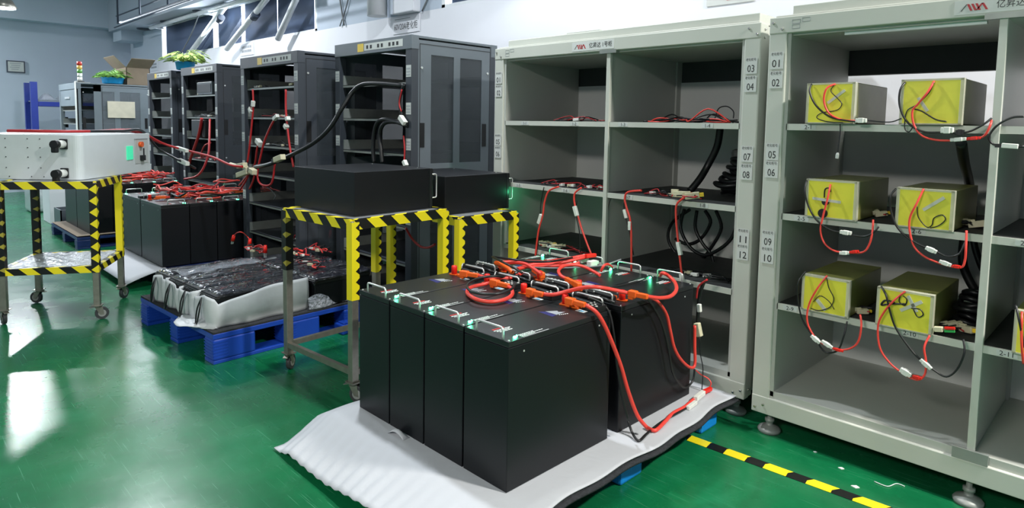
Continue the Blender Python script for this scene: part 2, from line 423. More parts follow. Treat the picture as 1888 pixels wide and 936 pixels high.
# pillar-like vertical pipes between the windows
t = thing('vertical_pipe', 'thick cream vertical pipe on the white wall between the two windows', 'pipe', (-6.2, 4.05, 2.66))
MB().cyl((-6.2, 4.06, 2.66), (-6.2, 4.06, 4.6), .11, n=20).build('pipe', 'wall_white', t)
MB().cyl((-6.2, 4.06, 3.2), (-6.2, 4.06, 3.26), .125, n=20).build('collar', 'wall_white', t)
t = thing('vertical_pipe', 'boxed cream riser pipe just right of the thick vertical pipe', 'pipe', (-5.85, 4.12, 2.66))
MB().box(-5.98, -5.6, 4.1, 4.2, 2.66, 4.6).build('pipe', 'wall_white', t, bevel=.01)
MB().box(-5.99, -5.97, 4.08, 4.2, 2.66, 4.6).build('corner_strip', 'wall_grey', t)
tag(MB().tube([(-7.2, 4.18, 2.66), (-6.95, 4.18, 3.1), (-6.6, 4.18, 4.4)], .008, 6).build('wall_cable', 'grey_cable'), 'thin grey cable slanting up the white wall right of the blinds', 'cable')
tag(MB().tube([(-7.1, 4.18, 2.66), (-7.25, 4.18, 3.2), (-7.5, 4.18, 4.4)], .01, 6).build('wall_cable', 'grey_cable'), 'thin grey cable leaning left beside the right edge of the blinds', 'cable')
tag(MB().tube([(-5.55, 4.18, 2.66), (-5.25, 4.18, 3.05), (-4.9, 4.18, 3.6)], .008, 6).build('wall_cable', 'grey_cable'), 'thin cable slanting up beside the right hand window', 'cable')
tag(MB().tube([P(335, 96, 'y', 4.0), P(345, 78, 'y', 4.0), P(352, 64, 'y', 4.0), P(360, 45, 'y', 4.0), P(368, 22, 'y', 4.0)], .01, 5).build('dangling_wire', 'grey_cable'), 'thin wire dangling in front of the blinds above the plant', 'wire')
# ceiling conduit frame, downlights, lamp
t = thing('conduit_frame', 'dark hanging conduit frame below the ceiling at top left', 'conduit', (-14.1, 3.3, 3.2))
Yc = 3.3
a = P(217, 43, 'y', Yc)
MB().tube([a, (-4.5, Yc, a.z)], .018, 8, smooth=False).build('rail', 'pipe_dark', t)
for px in (217, 258, 310):
    q = P(px, 30, 'y', Yc); MB().tube([(q.x, Yc, a.z), (q.x, Yc, 4.6)], .016, 8, smooth=False).build('hanger', 'pipe_dark', t)
t = thing('conduit_frame', 'thin grey wire tray run behind the dark conduit frame', 'conduit', (-14, 3.5, 3.4))
MB().tube([(-14.2, 3.5, 3.42), (-6, 3.5, 3.42)], .012, 6, smooth=False).build('rail', 'pipe_dark', t)
MB().tube([(-14.6, 3.56, 3.25), (-6, 3.56, 3.3)], .012, 6, smooth=False).build('rail', 'pipe_dark', t)
for i, (px, py, s_) in enumerate(((265, 54, 'leftmost, near the corner'), (309, 41, 'middle, above the corner of the blinds'), (370, 22, 'rightmost, beside the rail'))):
    q = P(px, py, 'z', 3.27)
    o = thing('ceiling_downlight', 'dark round downlight under the bulkhead, '+s_, 'ceiling light', q)
    MB().cyl((q.x, q.y, 3.262), (q.x, q.y, 3.29), .12, .13, 20).build('housing', 'pipe_dark', o)
    MB().cyl((q.x, q.y, 3.257), (q.x, q.y, 3.263), .09, .09, 20).build('lens', 'rubber', o)
for i, (lp, pw) in enumerate(LAMPS_AND_FILLS[:1]):
    o = thing('high_bay_lamp', 'bright high bay lamp hanging at the top left corner', 'lamp', lp)
    MB().lathe(lp, [(.19, -.06), (.2, -.05), (.14, .06), (.06, .14), (.05, .2)], 24).build('reflector', 'steel', o)
    MB().cyl((lp[0], lp[1], lp[2]-.066), (lp[0], lp[1], lp[2]-.061), .18, .18, 24).build('lens', 'lamp_lens', o)
    MB().cyl((lp[0], lp[1], lp[2]+.2), (lp[0], lp[1], 4.6), .01, n=6).build('hanger', 'pipe_dark', o)
def led_glow(loc, power):
    l = bpy.data.lights.new('led_glow', 'POINT'); l.energy = power; l.color = (.1, 1, .45); l.shadow_soft_size = .006
    o = bpy.data.objects.new('led_glow', l); COL.objects.link(o); o.location = loc
# notices on the wall
o = thing('wall_sign', 'small framed white notice on the grey left wall', 'sign', (-15.98, 2.17, 2.46))
MB().box(-16, -15.97, 2.03, 2.32, 2.35, 2.58).build('frame', 'pipe_dark', o)
MB().box(-15.97, -15.965, 2.05, 2.30, 2.37, 2.56).build('paper', 'paper_dim', o)
mb = MB()
for k in range(4): mb.box(-15.965, -15.963, 2.08+.02*(k % 2), 2.26-.015*k, 2.52-.038*k, 2.533-.038*k)
mb.build('lettering', 'print_grey', o)
for (px, py, s1, lab) in ((748, 45, '60V20A老化柜', 'paper notice reading 60V20A on the white wall above the nearest dark rack'), (455, 91, None, 'small faded notice on the white wall above the second rack'), (284, 122, None, 'small faded notice low on the glowing white wall at far left')):
    q = P(px, py, 'y', 4.19)
    o = thing('wall_notice', lab, 'notice', q)
    MB().box(q.x-.24, q.x+.24, 4.19, 4.2, q.z-.09, q.z+.09).build('paper', 'wall_white', o)
    if s1:
        text(s1, .09, (q.x, 4.188, q.z-.02), (1, 0, 0), (0, 0, 1), 'ink', o, width=.42)
        MB().box(q.x-.2, q.x+.08, 4.187, 4.189, q.z+.062, q.z+.07).build('header_line', 'print_grey', o)
    else:
        mb = MB()
        for k in range(2):
            for j in range(7): mb.box(q.x-.18+.05*j, q.x-.145+.05*j, 4.187, 4.189, q.z+.02-.06*k, q.z+.055-.06*k)
        mb.build('lettering', 'print_grey', o)
q = P(1345, 0, 'y', 4.19)
o = thing('wall_poster', 'white poster with a red mark, cut off by the top edge of the photo', 'poster', q)
MB().box(q.x-.17, q.x+.17, 4.19, 4.2, q.z-.025, q.z+.40).build('paper', 'paper', o)
MB().box(q.x-.02, q.x+.15, 4.188, 4.19, q.z+.0, q.z+.06).build('red_mark', 'logo_red', o)
# floor tape and debris
mb = MB(); mb.v = [P(1272, 805, 'z', .001), P(1283, 824, 'z', .001), P(1640, 962, 'z', .001), P(1672, 946, 'z', .001)]
mb.v = [Vector((-1.56, 2.795, .0015)), Vector((-1.52, 2.735, .0015)), Vector((-.45, 2.795, .0015)), Vector((-.45, 2.852, .0015))]
mb.face([0, 1, 2, 3], 0, False, [(0, .06), (0, 0), (1.1, 0), (1.1, .06)])
tag(mb.build('floor_tape', 'hazard_floor', solid=.001), 'yellow and black striped tape stuck on the green floor before the right cabinet', 'tape')
for i, (px, py, s_, w) in enumerate(((1551, 863, .012, 'white scrap of paper on the green floor near the end of the striped tape'), (1577, 897, .016, 'largest white scrap on the green floor between tape and cabinet'), (1503, 833, .008, 'tiny white scrap on the floor near the middle of the striped tape'))):
    q = P(px, py, 'z', 0)
    mb = MB(); mb.prism([(q.x-s_, q.y-s_*.4, .0), (q.x+s_*.3, q.y-s_*.8, 0), (q.x+s_, q.y+s_*.2, 0), (q.x, q.y+s_*.7, 0)], (0, 0, .003))
    tag(mb.build('floor_scrap', 'dirt_white'), w, 'scrap')
tag(MB().tube([P(1612, 887, 'z', .003), P(1636, 896, 'z', .003), P(1653, 891, 'z', .003), P(1668, 896, 'z', .003)], .0018, 5).build('loose_wire', 'dirt_white'), 'short pale bent wire lying on the floor under the right cabinet edge', 'wire')

# ------------------------------------------------------------ tall grey-green ageing cabinets
def logo(cx, y, cz, h, parent):
    """red slanted bar emblem"""
    mb = MB(); s = h/10
    def poly(pts, mi=0): mb.prism([(cx+(p[0]-17)*s, y, cz+(p[1]-5)*s) for p in pts], (0, -.0006, 0), mi)
    poly([(0, 0), (1.2, 0), (8, 10), (7, 10)], 1)
    for k in (0, 1, 2): poly([(7.5+k*5.2, 10), (10.5+k*5.2, 10), (15+k*5.2, 0), (12+k*5.2, 0)])
    poly([(19, 0), (21, 0), (28, 10), (25.5, 10)]); poly([(25.5, 10), (28.5, 10), (34, 0), (31, 0)])
    mb.build('emblem', ['logo_red', 'ink'], parent)
def cabinet(X0, X1, Y0, label, divs, stickers, title, title_x, shelf_tags, back_top):
    D = .86; Y1 = Y0+D; H = 2.02; t = thing('aging_cabinet', label, 'cabinet', ((X0+X1)/2, Y0, 0))
    w = .085
    for (x, y) in ((X0, Y0), (X1-w, Y0), (X0, Y1-w), (X1-w, Y1-w)):
        MB().box(x, x+w, y, y+w, .11, H).build('post', 'cabinet_paint', t, bevel=.006)
    MB().box(X0+.001, X1-.001, Y0-.003, Y0+.05, 1.945, H+.001).build('front_beam', 'cabinet_paint', t, bevel=.004)
    MB().box(X0+.001, X1-.001, Y0-.003, Y0+.05, .105, .19).build('front_sill', 'cabinet_paint', t, bevel=.004)
    MB().box(X0+w, X1-w, Y1-.05, Y1, 1.80, H).build('rear_beam', 'cabinet_dark', t)
    MB().box(X0+w, X1-w, Y1-.05, Y1, .11, .30).build('rear_beam', 'cabinet_inner', t)
    mb = MB().box(X0+.02, X1-.02, Y0+.02, Y1, H, H+.012)
    mb.box(X0+.09, X1-.03, Y0+.04, Y1-.02, H+.012, H+.055)
    mb.build('top_cover', 'cabinet_paint', t, bevel=.003)
    MB().box(X0+.6, X0+.86, Y0+.06, Y0+.14, H+.055, H+.066).build('top_plate', 'cabinet_paint', t)
    # side panels with rows of vents
    for sx, xa, xb in ((0, X0+.006, X0+.016), (1, X1-.016, X1-.006)):
        sp = MB().box(xa, xb, Y0+w, Y1-w, .13, H-.01).build('side_panel', 'cabinet_paint', t)
        mb = MB(); xo = X1-.005 if sx else X0+.005
        for zc in (1.62, 1.18, .74, .36):
            for j in range(4):
                for k in range(9): mb.box(xo-.0015, xo+.0015, Y0+.14+j*.05, Y0+.17+j*.05, zc-.16+k*.032, zc-.146+k*.032)
        mb.build('vent_slots', 'cabinet_dark', sp)
    for xa in (X0+w, X1-w-.012):
        MB().box(xa-.004, xa+.016, Y0+.012, Y1-.06, .2, 1.95).build('inner_side', 'cabinet_inner', t)
    MB().box(X0+w, X1-w, Y0+.03, Y1-.03, 1.935, 1.95).build('inner_top', 'cabinet_inner', t)
    # shelves
    xi0, xi1 = X0+w+.012, X1-w-.012
    for i, z in enumerate((1.525, 1.10, .665)):
        s = MB().box(xi0, xi1, Y0+.012, Y0+.022, z-.03, z).box(xi0, xi1, Y0+.022, Y1-.1, z-.006, z-.002).build('shelf', 'cabinet_paint', t)
        MB().box(xi0+.005, xi1-.005, Y0+.024, Y1-.11, z-.002, z+.001).build('shelf_mat', 'shelf_mat', s)
        for (tx, st, zi) in shelf_tags:
            if zi == i:
                MB().box(tx-.033, tx+.033, Y0+.0105, Y0+.012, z-.026, z-.004).build('sticker', 'paper_dim', s)
                text(st, .027, (tx, Y0+.0098, z-.0155), (1, 0, 0), (0, 0, 1), 'ink', s)
    MB().box(X0+w, X1-w, Y0+.012, Y1-.05, .19, .224).build('bottom_shelf', 'cabinet_inner', t)
    for dx in divs:
        MB().box(dx-.0135, dx+.0135, Y0+.006, Y0+.03, .224, 1.945).build('divider_post', 'cabinet_paint', t, bevel=.002)
        MB().box(dx-.008, dx+.008, Y0+.03, Y1-.1, .224, 1.94).build('divider_panel', 'cabinet_inner', t)
        MB().box(dx-.02, dx+.02, Y1-.11, Y1-.05, .224, 1.94).build('rear_divider_post', 'cabinet_inner', t)
        MB().box(dx-.06, dx+.06, Y0-.005, Y0+.03, 1.93, 1.952).build('clip', 'rail_zinc', t); MB().box(dx-.06, dx+.06, Y0-.006, Y0+.01, .19, .235).build('clip', 'rail_zinc', t)
    # bolts
    mb = MB()
    for (bx, bz) in ((X0+.02, 1.995), (X0+.062, 1.965), (X1-.02, 1.965), (X1-.062, 1.995), (X0+.02, .13), (X0+.06, .15), (X1-.02, .15), (X1-.06, .13)):
        mb.cyl((bx, Y0-.003, bz), (bx, Y0-.010, bz), .007, .005, 10)
    for bz in (1.99, 1.95, .15): mb.cyl((X1, Y0+.04, bz), (X1+.006, Y0+.04, bz), .007, .005, 10)
    mb.build('bolts', 'bolt', t)
    MB().box(X0+w, X1-w, Y1-.058, Y1-.052, .224, back_top).build('added_back_sheet', 'added_back_paint', t)  # added sheet, stands in for the shaded wall behind the bays
    # threaded levelling feet
    for (x, y) in ((X0+.07, Y0+.06), (X1-.07, Y0+.06), (X0+.07, Y1-.08), (X1-.07, Y1-.08)) + tuple((d, Y0+.04) for d in divs):
        MB().lathe((x, y, 0), [(.052, 0), (.055, .012), (.048, .022), (.02, .034), (.017, .036), (.017, .05), (.022, .052), (.022, .066), (.011, .068), (.011, .125)], 20).build('foot', 'cast_grey', t)
    # number stickers on the posts
    for (x, z, s) in stickers:
        MB().box(x-.031, x+.031, Y0-.0045, Y0-.003, z-.039, z+.041).build('number_sticker', 'paper', t)
        text(s, .05, (x, Y0-.0052, z-.015), (1, 0, 0), (0, 0, 1), 'ink', t, width=.036)
        text('老化柜号:', .016, (x, Y0-.0052, z+.03), (1, 0, 0), (0, 0, 1), 'ink', t, width=.055)
    # title
    mb = MB()
    for (ax_, az_) in ((X0+.125, 1.995), (X0+.125, 1.972), (X0+.17, 2.0)):
        for (b0, b1, b2, b3) in ((-.018, .018, .008, .0092), (-.018, .018, -.0092, -.008), (-.018, -.0168, -.009, .009), (.0168, .018, -.009, .009)):
            mb.box(ax_+b0, ax_+b1, Y0-.0042, Y0-.003, az_+b2, az_+b3)
    mb.build('stamped_marks', 'print_grey', t)
    if back_top < 1.7: MB().box(X0+.32, X0+.84, Y0+.05, Y0+.07, 1.922, 1.935).build('light_strip', 'pipe_white', t)
    tx = title_x; zt = 1.985
    MB().box(tx-.02, tx+.30, Y0-.0045, Y0-.003, zt-.029, zt+.026).build('title_sticker', 'paper', t)
    logo(tx+.045, Y0-.0048, zt-.003, .026, t)
    text(title, .034, (tx+.2, Y0-.0055, zt-.002), (1, 0, 0), (0, 0, 1), 'ink', t, width=.17)
    return t
pz = [(1, 1.82), (2, 1.73), (5, 1.39), (6, 1.305), (9, .97), (10, .89)]
C1Y, C2Y = 3.15, 3.07
cabinet(-3.34, -1.435, C1Y, 'tall grey green cabinet in the middle, open bays and AIM label, behind the black packs', [-2.365],
        [(-3.295, z, '%02d' % n) for n, z in pz]+[(-1.478, z, '%02d' % (n+2)) for n, z in ((1, 1.81), (2, 1.72), (5, 1.37), (6, 1.28), (9, .95), (10, .87))], '亿昇达 1号柜', -2.62,
        [(-3.05, '1-1', 0), (-2.62, '1-2', 0), (-2.25, '1-3', 0), (-1.71, '1-4', 0), (-3.1, '1-5', 1), (-2.68, '1-6', 1), (-2.2, '1-7', 1), (-1.72, '1-8', 1)], 1.80)
cabinet(-1.36, .56, C2Y, 'tall grey green cabinet at the right edge holding the yellow wrapped batteries', [-.46],
        [(-1.316, z, '%02d' % n) for n, z in pz], '亿昇达 2号柜', -.60,
        [(-1.16, '2-1', 0), (-1.17, '2-5', 1), (-.70, '2-6', 1), (-.34, '2-7', 1), (-1.2, '2-9', 2), (-.70, '2-10', 2), (-.37, '2-11', 2)], 1.5)

# ------------------------------------------------------------ cable helpers
def plug_at(mb, p, d, L=.05, w=.02, h=.018, mi=0): mb.obox(Vector(p), (L, w, h), d, (0, 0, 1), mi)
def cable(name, label, pts, r, m, cat='cable', group=None, ends=(), parent=None, n=8):
    """ends: list of (position index, direction index, name, material, L, w, h)"""
    pts = [Vector(p) for p in pts]
    o = MB().tube(pts, r, n).build(name, m, parent)
    if parent is None: tag(o, label, cat, group)
    for (i, j, nm, mm, L, w, h) in ends:
        d = pts[j]-pts[i]
        mb = MB(); c = pts[i]-d.normalized()*L*.3
        mb.obox(c, (L, w, h), d); mb.obox(c+d.normalized()*L*.55, (L*.35, w*.7, h*.7), d)
        mb.build(nm, mm, o, bevel=.002)
    return o
def PP(pix, ax, v):
    """pixels to points on a plane; v may be a list of depths, one per point"""
    vs = v if isinstance(v, (list, tuple)) else [v]*len(pix)
    return [P(x, y, ax, vv) for (x, y), vv in zip(pix, vs)]

# ------------------------------------------------------------ yellow wrapped batteries in the right cabinet
def yellow_pack(xa, xb, z, h, label, red, black, extra, tapes, depth=.46, yf=3.055):
    t = thing('yellow_battery', label, 'battery', ((xa+xb)/2, yf, z))
    MB().box(xa, xb, yf+.004, yf+depth, z+.001, z+h).build('body', 'olive_board', t, bevel=.003)
    MB().box(xa+.004, xb-.004, yf, yf+.005, z+.004, z+h-.004).build('front_board', 'yellow_board', t)
    e = .011; mb = MB()
    mb.box(xa-.001, xa+e, yf-.001, yf+.03, z, z+h+.001).box(xb-e, xb+.001, yf-.001, yf+.03, z, z+h+.001).box(xa, xb, yf-.001, yf+.03, z+h-e*.6, z+h+.0015).box(xa, xb, yf-.001, yf+.01, z, z+.006)
    mb.build('edge_film', 'film', t)
    for (pix, w) in tapes:
        a, b_ = PP(pix, 'y', yf-.004); d = (b_-a)
        MB().obox((a+b_)/2, (d.length, .002, w), d, (0, 0, 1)).build('tape_strip', 'strip_tape', t)
    for nm, pix, r, m, connectors in (('red_lead', red[0], .0042, 'red_cable', red[1]), ('black_lead', black[0], .004, 'black_cable', black[1])):
        n = len(pix); vs = [yf-.006]+[yf-.03]*(n-2)+[yf-.01]
        pts = PP(pix, 'y', vs); c = MB().tube(pts, r, 8).build(nm, m, t)
        for (pa, pb, mm, w) in connectors:
            a, b_ = PP([pa, pb], 'y', yf-.032); d = b_-a
            mb = MB().obox((a+b_)/2, (d.length, w, w), d); mb.obox((a+b_)/2+Vector((0, -.001, 0)), (d.length*.5, w*1.25, w*1.2), d)
            mb.build('connector', mm, c, bevel=.002)
    for pix, r in extra:
        MB().tube(PP(pix, 'y', yf-.012), r, 6).build('sense_wire', 'black_cable', t)
    return t
yellow_pack(-1.165, -.962, 1.527, .18, 'left yellow battery on the top shelf of the right cabinet',
    ([(1540, 155), (1524, 163), (1519, 185), (1528, 208), (1550, 220), (1578, 223)], [((1578, 222), (1598, 222), 'white_plastic', .018)]),
    ([(1496, 155), (1493, 170), (1505, 195), (1530, 215), (1560, 222), (1580, 224)], []),
    [([(1538, 157), (1532, 168), (1545, 182), (1552, 192), (1543, 203), (1515, 208), (1506, 217), (1525, 224), (1555, 226)], .0022), ([(1600, 222), (1640, 225), (1662, 218)], .0025)],
    [(((1526, 190), (1558, 166)), .012)])
yellow_pack(-.785, -.568, 1.527, .183, 'right yellow battery on the top shelf, leads crossing its front',
    ([(1722, 150), (1710, 170), (1692, 192), (1682, 205), (1685, 230), (1700, 250), (1725, 258), (1752, 259), (1780, 257), (1812, 252), (1825, 232), (1828, 222)], [((1752, 258), (1782, 256), 'white_plastic', .013), ((1783, 256), (1808, 254), 'red_plastic', .011)]),
    ([(1669, 152), (1660, 165), (1658, 190), (1666, 215), (1682, 233), (1705, 243), (1735, 244), (1760, 245), (1785, 243), (1812, 230), (1828, 218)], [((1735, 240), (1758, 240), 'white_plastic', .022), ((1762, 244), (1778, 244), 'black_plastic', .02)]),
    [([(1722, 152), (1712, 172), (1690, 193), (1672, 205), (1668, 235), (1676, 243), (1684, 232)], .0024), ([(1682, 200), (1700, 205), (1725, 220), (1745, 224)], .003)],
    [(((1693, 180), (1710, 205)), .012)])
yellow_pack(-1.145, -.93, 1.102, .172, 'left yellow battery on the second shelf, tape straight across',
    ([(1531, 340), (1526, 365), (1517, 400), (1513, 425), (1520, 448), (1538, 462), (1560, 465), (1590, 465), (1602, 452), (1608, 430), (1610, 405)], [((1548, 466), (1566, 466), 'white_plastic', .014), ((1567, 465), (1584, 463), 'red_plastic', .011)]),
    ([(1488, 333), (1484, 350), (1490, 378), (1505, 405), (1530, 423), (1555, 429), (1590, 436), (1608, 430), (1620, 418)], [((1549, 427), (1570, 430), 'white_plastic', .016)]),
    [], [(((1498, 365), (1550, 373)), .012)])
o = bpy.data.objects['yellow_battery.002']
mb = MB(); c = P(1526, 352, 'y', 3.054); mb.tube([c+Vector((.013*math.cos(a_*.785), 0, .016*math.sin(a_*.785)-.002)) for a_ in range(5)]+[c+Vector((-.013, 0, -.03))], .003, 6)
c = P(1522, 372, 'y', 3.054); mb.cyl(c, c-Vector((0, .003, 0)), .016, n=18); c = P(1517, 393, 'y', 3.054); mb.cyl(c, c-Vector((0, .003, 0)), .021, n=18)
mb.build('black_marks', 'black_plastic', o)
yellow_pack(-.775, -.572, 1.102, .162, 'right yellow battery on the second shelf, with slanted tape',
    ([(1703, 348), (1690, 375), (1678, 400), (1677, 425), (1686, 455), (1705, 473), (1730, 484), (1750, 490), (1772, 493), (1779, 480), (1781, 455), (1782, 425)], [((1732, 481), (1754, 489), 'white_plastic', .014), ((1756, 490), (1772, 492), 'red_plastic', .011)]),
    ([(1652, 348), (1643, 360), (1642, 385), (1652, 415), (1672, 437), (1700, 453), (1720, 460), (1745, 472), (1768, 468), (1780, 445)], [((1707, 456), (1727, 465), 'white_plastic', .015)]),
    [([(1691, 380), (1693, 400), (1708, 418), (1718, 415), (1722, 402), (1737, 396), (1743, 405), (1730, 416), (1715, 420)], .0022)],
    [(((1702, 387), (1741, 364)), .013)])
yellow_pack(-1.14, -.938, .667, .165, 'left yellow battery on the third shelf, beside the post',
    ([(1525, 508), (1508, 530), (1492, 560), (1488, 590), (1498, 615), (1515, 632), (1540, 643), (1565, 643), (1582, 630), (1588, 600), (1586, 580)], [((1515, 628), (1535, 641), 'white_plastic', .014), ((1537, 642), (1555, 647), 'red_plastic', .011)]),
    ([(1486, 500), (1472, 520), (1471, 550), (1478, 585), (1492, 610), (1505, 625), (1513, 640), (1525, 650), (1545, 645), (1556, 618), (1562, 592)], [((1496, 618), (1512, 632), 'white_plastic', .015)]),
    [([(1524, 512), (1528, 530), (1537, 550), (1530, 566), (1510, 572), (1495, 568)], .0022), ([(1500, 556), (1512, 545), (1528, 555), (1538, 570)], .002)],
    [(((1506, 552), (1522, 572)), .016)])
yellow_pack(-.825, -.617, .667, .165, 'right yellow battery on the third shelf, with crossed tape',
    ([(1669, 537), (1650, 552), (1630, 575), (1619, 600), (1622, 640), (1640, 668), (1665, 688), (1690, 700), (1705, 690), (1707, 665), (1704, 640), (1714, 618)], [((1660, 680), (1680, 692), 'white_plastic', .02), ((1682, 693), (1700, 697), 'red_plastic', .012)]),
    ([(1625, 528), (1634, 545), (1640, 570), (1652, 605), (1680, 645), (1700, 665), (1722, 682), (1745, 694), (1765, 680), (1778, 650), (1776, 625)], [((1697, 662), (1717, 680), 'white_plastic', .014)]),
    [([(1660, 545), (1658, 556), (1668, 563), (1672, 552), (1665, 545)], .0025), ([(1684, 570), (1692, 584), (1702, 580), (1696, 570), (1680, 568)], .0025), ([(1669, 560), (1640, 560), (1625, 562), (1633, 553), (1650, 558)], .004)],
    [(((1660, 572), (1700, 556)), .014), (((1674, 545), (1690, 575)), .013)])
yellow_pack(-.353, -.15, .667, .165, 'yellow wrapped battery cut off by the right edge of the photo, in the next bay',
    ([(1884, 575), (1884, 590), (1883, 610), (1884, 640), (1887, 670)], []),
    ([(1873, 562), (1878, 585), (1883, 610), (1888, 640)], []), [], [])
# clamp clusters lying on shelves
def clamp_bundle(label, base, seed, ax='y', n=2, colors=('cream_plastic', 'yellow_plastic'), group=None, s=1.):
    rnd = random.Random(seed); base = Vector(base); t = thing('clamp_bundle', label, 'connectors', base, group=group)
    for k in range(n):
        a = rnd.uniform(-.7, .7); c = base+Vector(((k-(n-1)/2)*.055*s, rnd.uniform(-.01, .02), .014*s))
        d = Vector((math.cos(a), math.sin(a), rnd.uniform(0, .3)))
        mb = MB().obox(c, (.05*s, .024*s, .022*s), d); mb.obox(c+d*.03*s, (.02*s, .014*s, .014*s), d, mi=1); mb.obox(c-d*.02*s+Vector((0, 0, .008*s)), (.03*s, .008*s, .018*s), d)
        mb.build('clamp', [colors[0], colors[1] if k % 2 else 'cream_plastic'], t, bevel=.002)
    for k in range(3):
        p = [base+Vector((rnd.uniform(-.07, .07)*s, rnd.uniform(-.03, .06)*s, .008+rnd.uniform(0, .02))) for _ in range(5)]
        MB().tube(p, .0032, 6).build('wire', ('black_cable', 'black_cable', 'dark_red_cable')[k], t)
    return t
for k, (px, py, ax, v, s, lab) in enumerate((
        (1612, 402, 'z', 1.105, 1., 'cream clamps on the second shelf beside the left yellow battery'),
        (1784, 422, 'z', 1.105, 1.2, 'cream clamps with a yellow tip on the second shelf beside the divider'),
        (1578, 580, 'z', .668, 1., 'white round clamps on the third shelf between the two yellow batteries'),
        (1765, 615, 'z', .668, 1.2, 'white ring clamp with yellow tip on the third shelf by the divider'),
        (1500, 560, 'z', .668, .7, 'small pinkish clamp on the third shelf by the left post'))):
    clamp_bundle(lab, P(px, py-4, ax, v), 20+k, n=2, s=s)
t = thing('plug_strip', 'cream connector with red and green ends beside the clamp on the third shelf', 'connector', P(1742, 610, 'z', .668))
a, b_ = P(1722, 606, 'y', 3.06), P(1765, 608, 'y', 3.06)
MB().obox(a+(b_-a)*.2, (.03, .02, .02), b_-a).build('housing', 'cream_plastic', t, bevel=.002)
MB().obox(a+(b_-a)*.68+Vector((0, 0, .006)), (.035, .012, .009), b_-a).build('red_half', 'red_plastic', t)
MB().obox(a+(b_-a)*.68-Vector((0, 0, .006)), (.035, .012, .009), b_-a).build('green_half', 'green_plastic', t)
cable('hanging_wire', 'thin black wire with small white plug hanging from the top shelf, right cabinet', PP([(1549, 228), (1549, 245), (1546, 270), (1544, 285)], 'y', 3.06), .0025, 'black_cable', ends=[(3, 2, 'plug', 'paper_dim', .022, .012, .012)])
cable('divider_lead', 'black lead looping over the top shelf at the right edge of the photo', PP([(1888, 215), (1865, 217), (1840, 230), (1824, 250), (1830, 265), (1855, 269), (1888, 270)], 'y', 3.04), .004, 'black_cable', ends=[])
t = thing('lead_joint', 'white taped joint on the looping black lead at the right edge', 'connector', P(1862, 269, 'y', 3.04))
a = P(1862, 269, 'y', 3.035); MB().obox(a, (.05, .018, .018), (1, 0, -.05)).build('tape', 'white_plastic', t, bevel=.002)
MB().obox(a+Vector((-.035, 0, 0)), (.02, .014, .014), (1, 0, 0)).build('end_cap', 'black_plastic', t)
# thick black trunking down the back of the right cabinet
cable('thick_cable', 'thick black cable trunk running down the back of the right cabinet', PP([(1772, 262), (1778, 300), (1788, 345), (1790, 390), (1778, 440), (1776, 490), (1800, 540), (1822, 570)], 'y', [3.1, 3.3, 3.7, 3.75, 3.75, 3.75, 3.75, 3.75]), .02, 'black_cable')
cable('thick_cable', 'second black trunk cable curving behind the second shelf clamps of the right cabinet', PP([(1795, 380), (1795, 440), (1805, 480), (1822, 520), (1835, 560)], 'y', 3.72), .015, 'black_cable')
t = thing('cable_pile', 'dark coiled cable heap beside the right battery on the third shelf', 'cables', P(1775, 590, 'y', 3.4))
rnd = random.Random(4)
for k in range(7):
    c = Vector((-.540+rnd.uniform(-.008, .008), 3.42+rnd.uniform(-.08, .1), .685+k*.018)); rr = rnd.uniform(.04, .055)
    MB().tube([c+Vector((math.cos(a_*.9)*rr, math.sin(a_*.9)*rr*1.2, rnd.uniform(-.01, .01))) for a_ in range(7)], .011, 7, closed=True).build('coil', 'black_cable', t)

# ------------------------------------------------------------ middle cabinet contents
def wire_heap(label, x0, x1, y, z, seed, mats_, n=6, r=.003, hgt=.03, group=None, connectors=1):
    rnd = random.Random(seed); t = thing('wire_heap', label, 'wires', ((x0+x1)/2, y, z), group=group)
    for k in range(n):
        pts = []
        for j in range(6):
            pts.append((x0+(x1-x0)*(j+rnd.uniform(-.4, .4))/5, y+rnd.uniform(-.05, .05), z+.004+abs(rnd.gauss(0, .5))*hgt*(1 if 0 < j < 5 else .2)))
        MB().tube(pts, r, 6).build('wire', mats_[k % len(mats_)], t)
    for k in range(connectors):
        q = Vector((x0+(x1-x0)*rnd.uniform(.1, .9), y+rnd.uniform(-.04, 0), z+.012))
        MB().obox(q, (.045, .02, .018), (1, rnd.uniform(-.5, .5), .1)).build('connector', ('white_plastic', 'cream_plastic')[k % 2], t, bevel=.002)
    return t
wire_heap('small heap of black and red wires on the upper left shelf of the middle cabinet', -2.88, -2.52, 3.28, 1.526, 1, ['black_cable', 'black_cable', 'dark_red_cable'], 6, hgt=.035)
wire_heap('long red and black wires on the upper right shelf of the middle cabinet', -2.15, -1.65, 3.3, 1.526, 2, ['black_cable', 'red_cable', 'black_cable'], 8, r=.004, hgt=.04, connectors=0)
cable('wire_loop', 'thin black wire standing in a loop on the upper right shelf of the middle cabinet', PP([(1318, 218), (1325, 200), (1340, 196), (1352, 205), (1352, 218)], 'y', 3.3), .003, 'black_cable')
wire_heap('cream connectors with red leads on the lower left shelf of the middle cabinet, left half', -2.95, -2.62, 3.25, 1.101, 3, ['black_cable', 'dark_red_cable'], 5, connectors=3)
wire_heap('cream connectors on the lower left shelf of the middle cabinet beside the divider', -2.6, -2.42, 3.27, 1.101, 4, ['black_cable', 'dark_red_cable'], 4, connectors=3)
wire_heap('white connectors and black leads on the lower right shelf of the middle cabinet', -2.15, -1.8, 3.27, 1.101, 5, ['black_cable', 'black_cable', 'dark_red_cable'], 6, connectors=3)
clamp_bundle('white clamp with yellow tip hanging over the lower right shelf, middle cabinet', P(1265, 366, 'y', 3.15), 9, n=2, s=1.5)
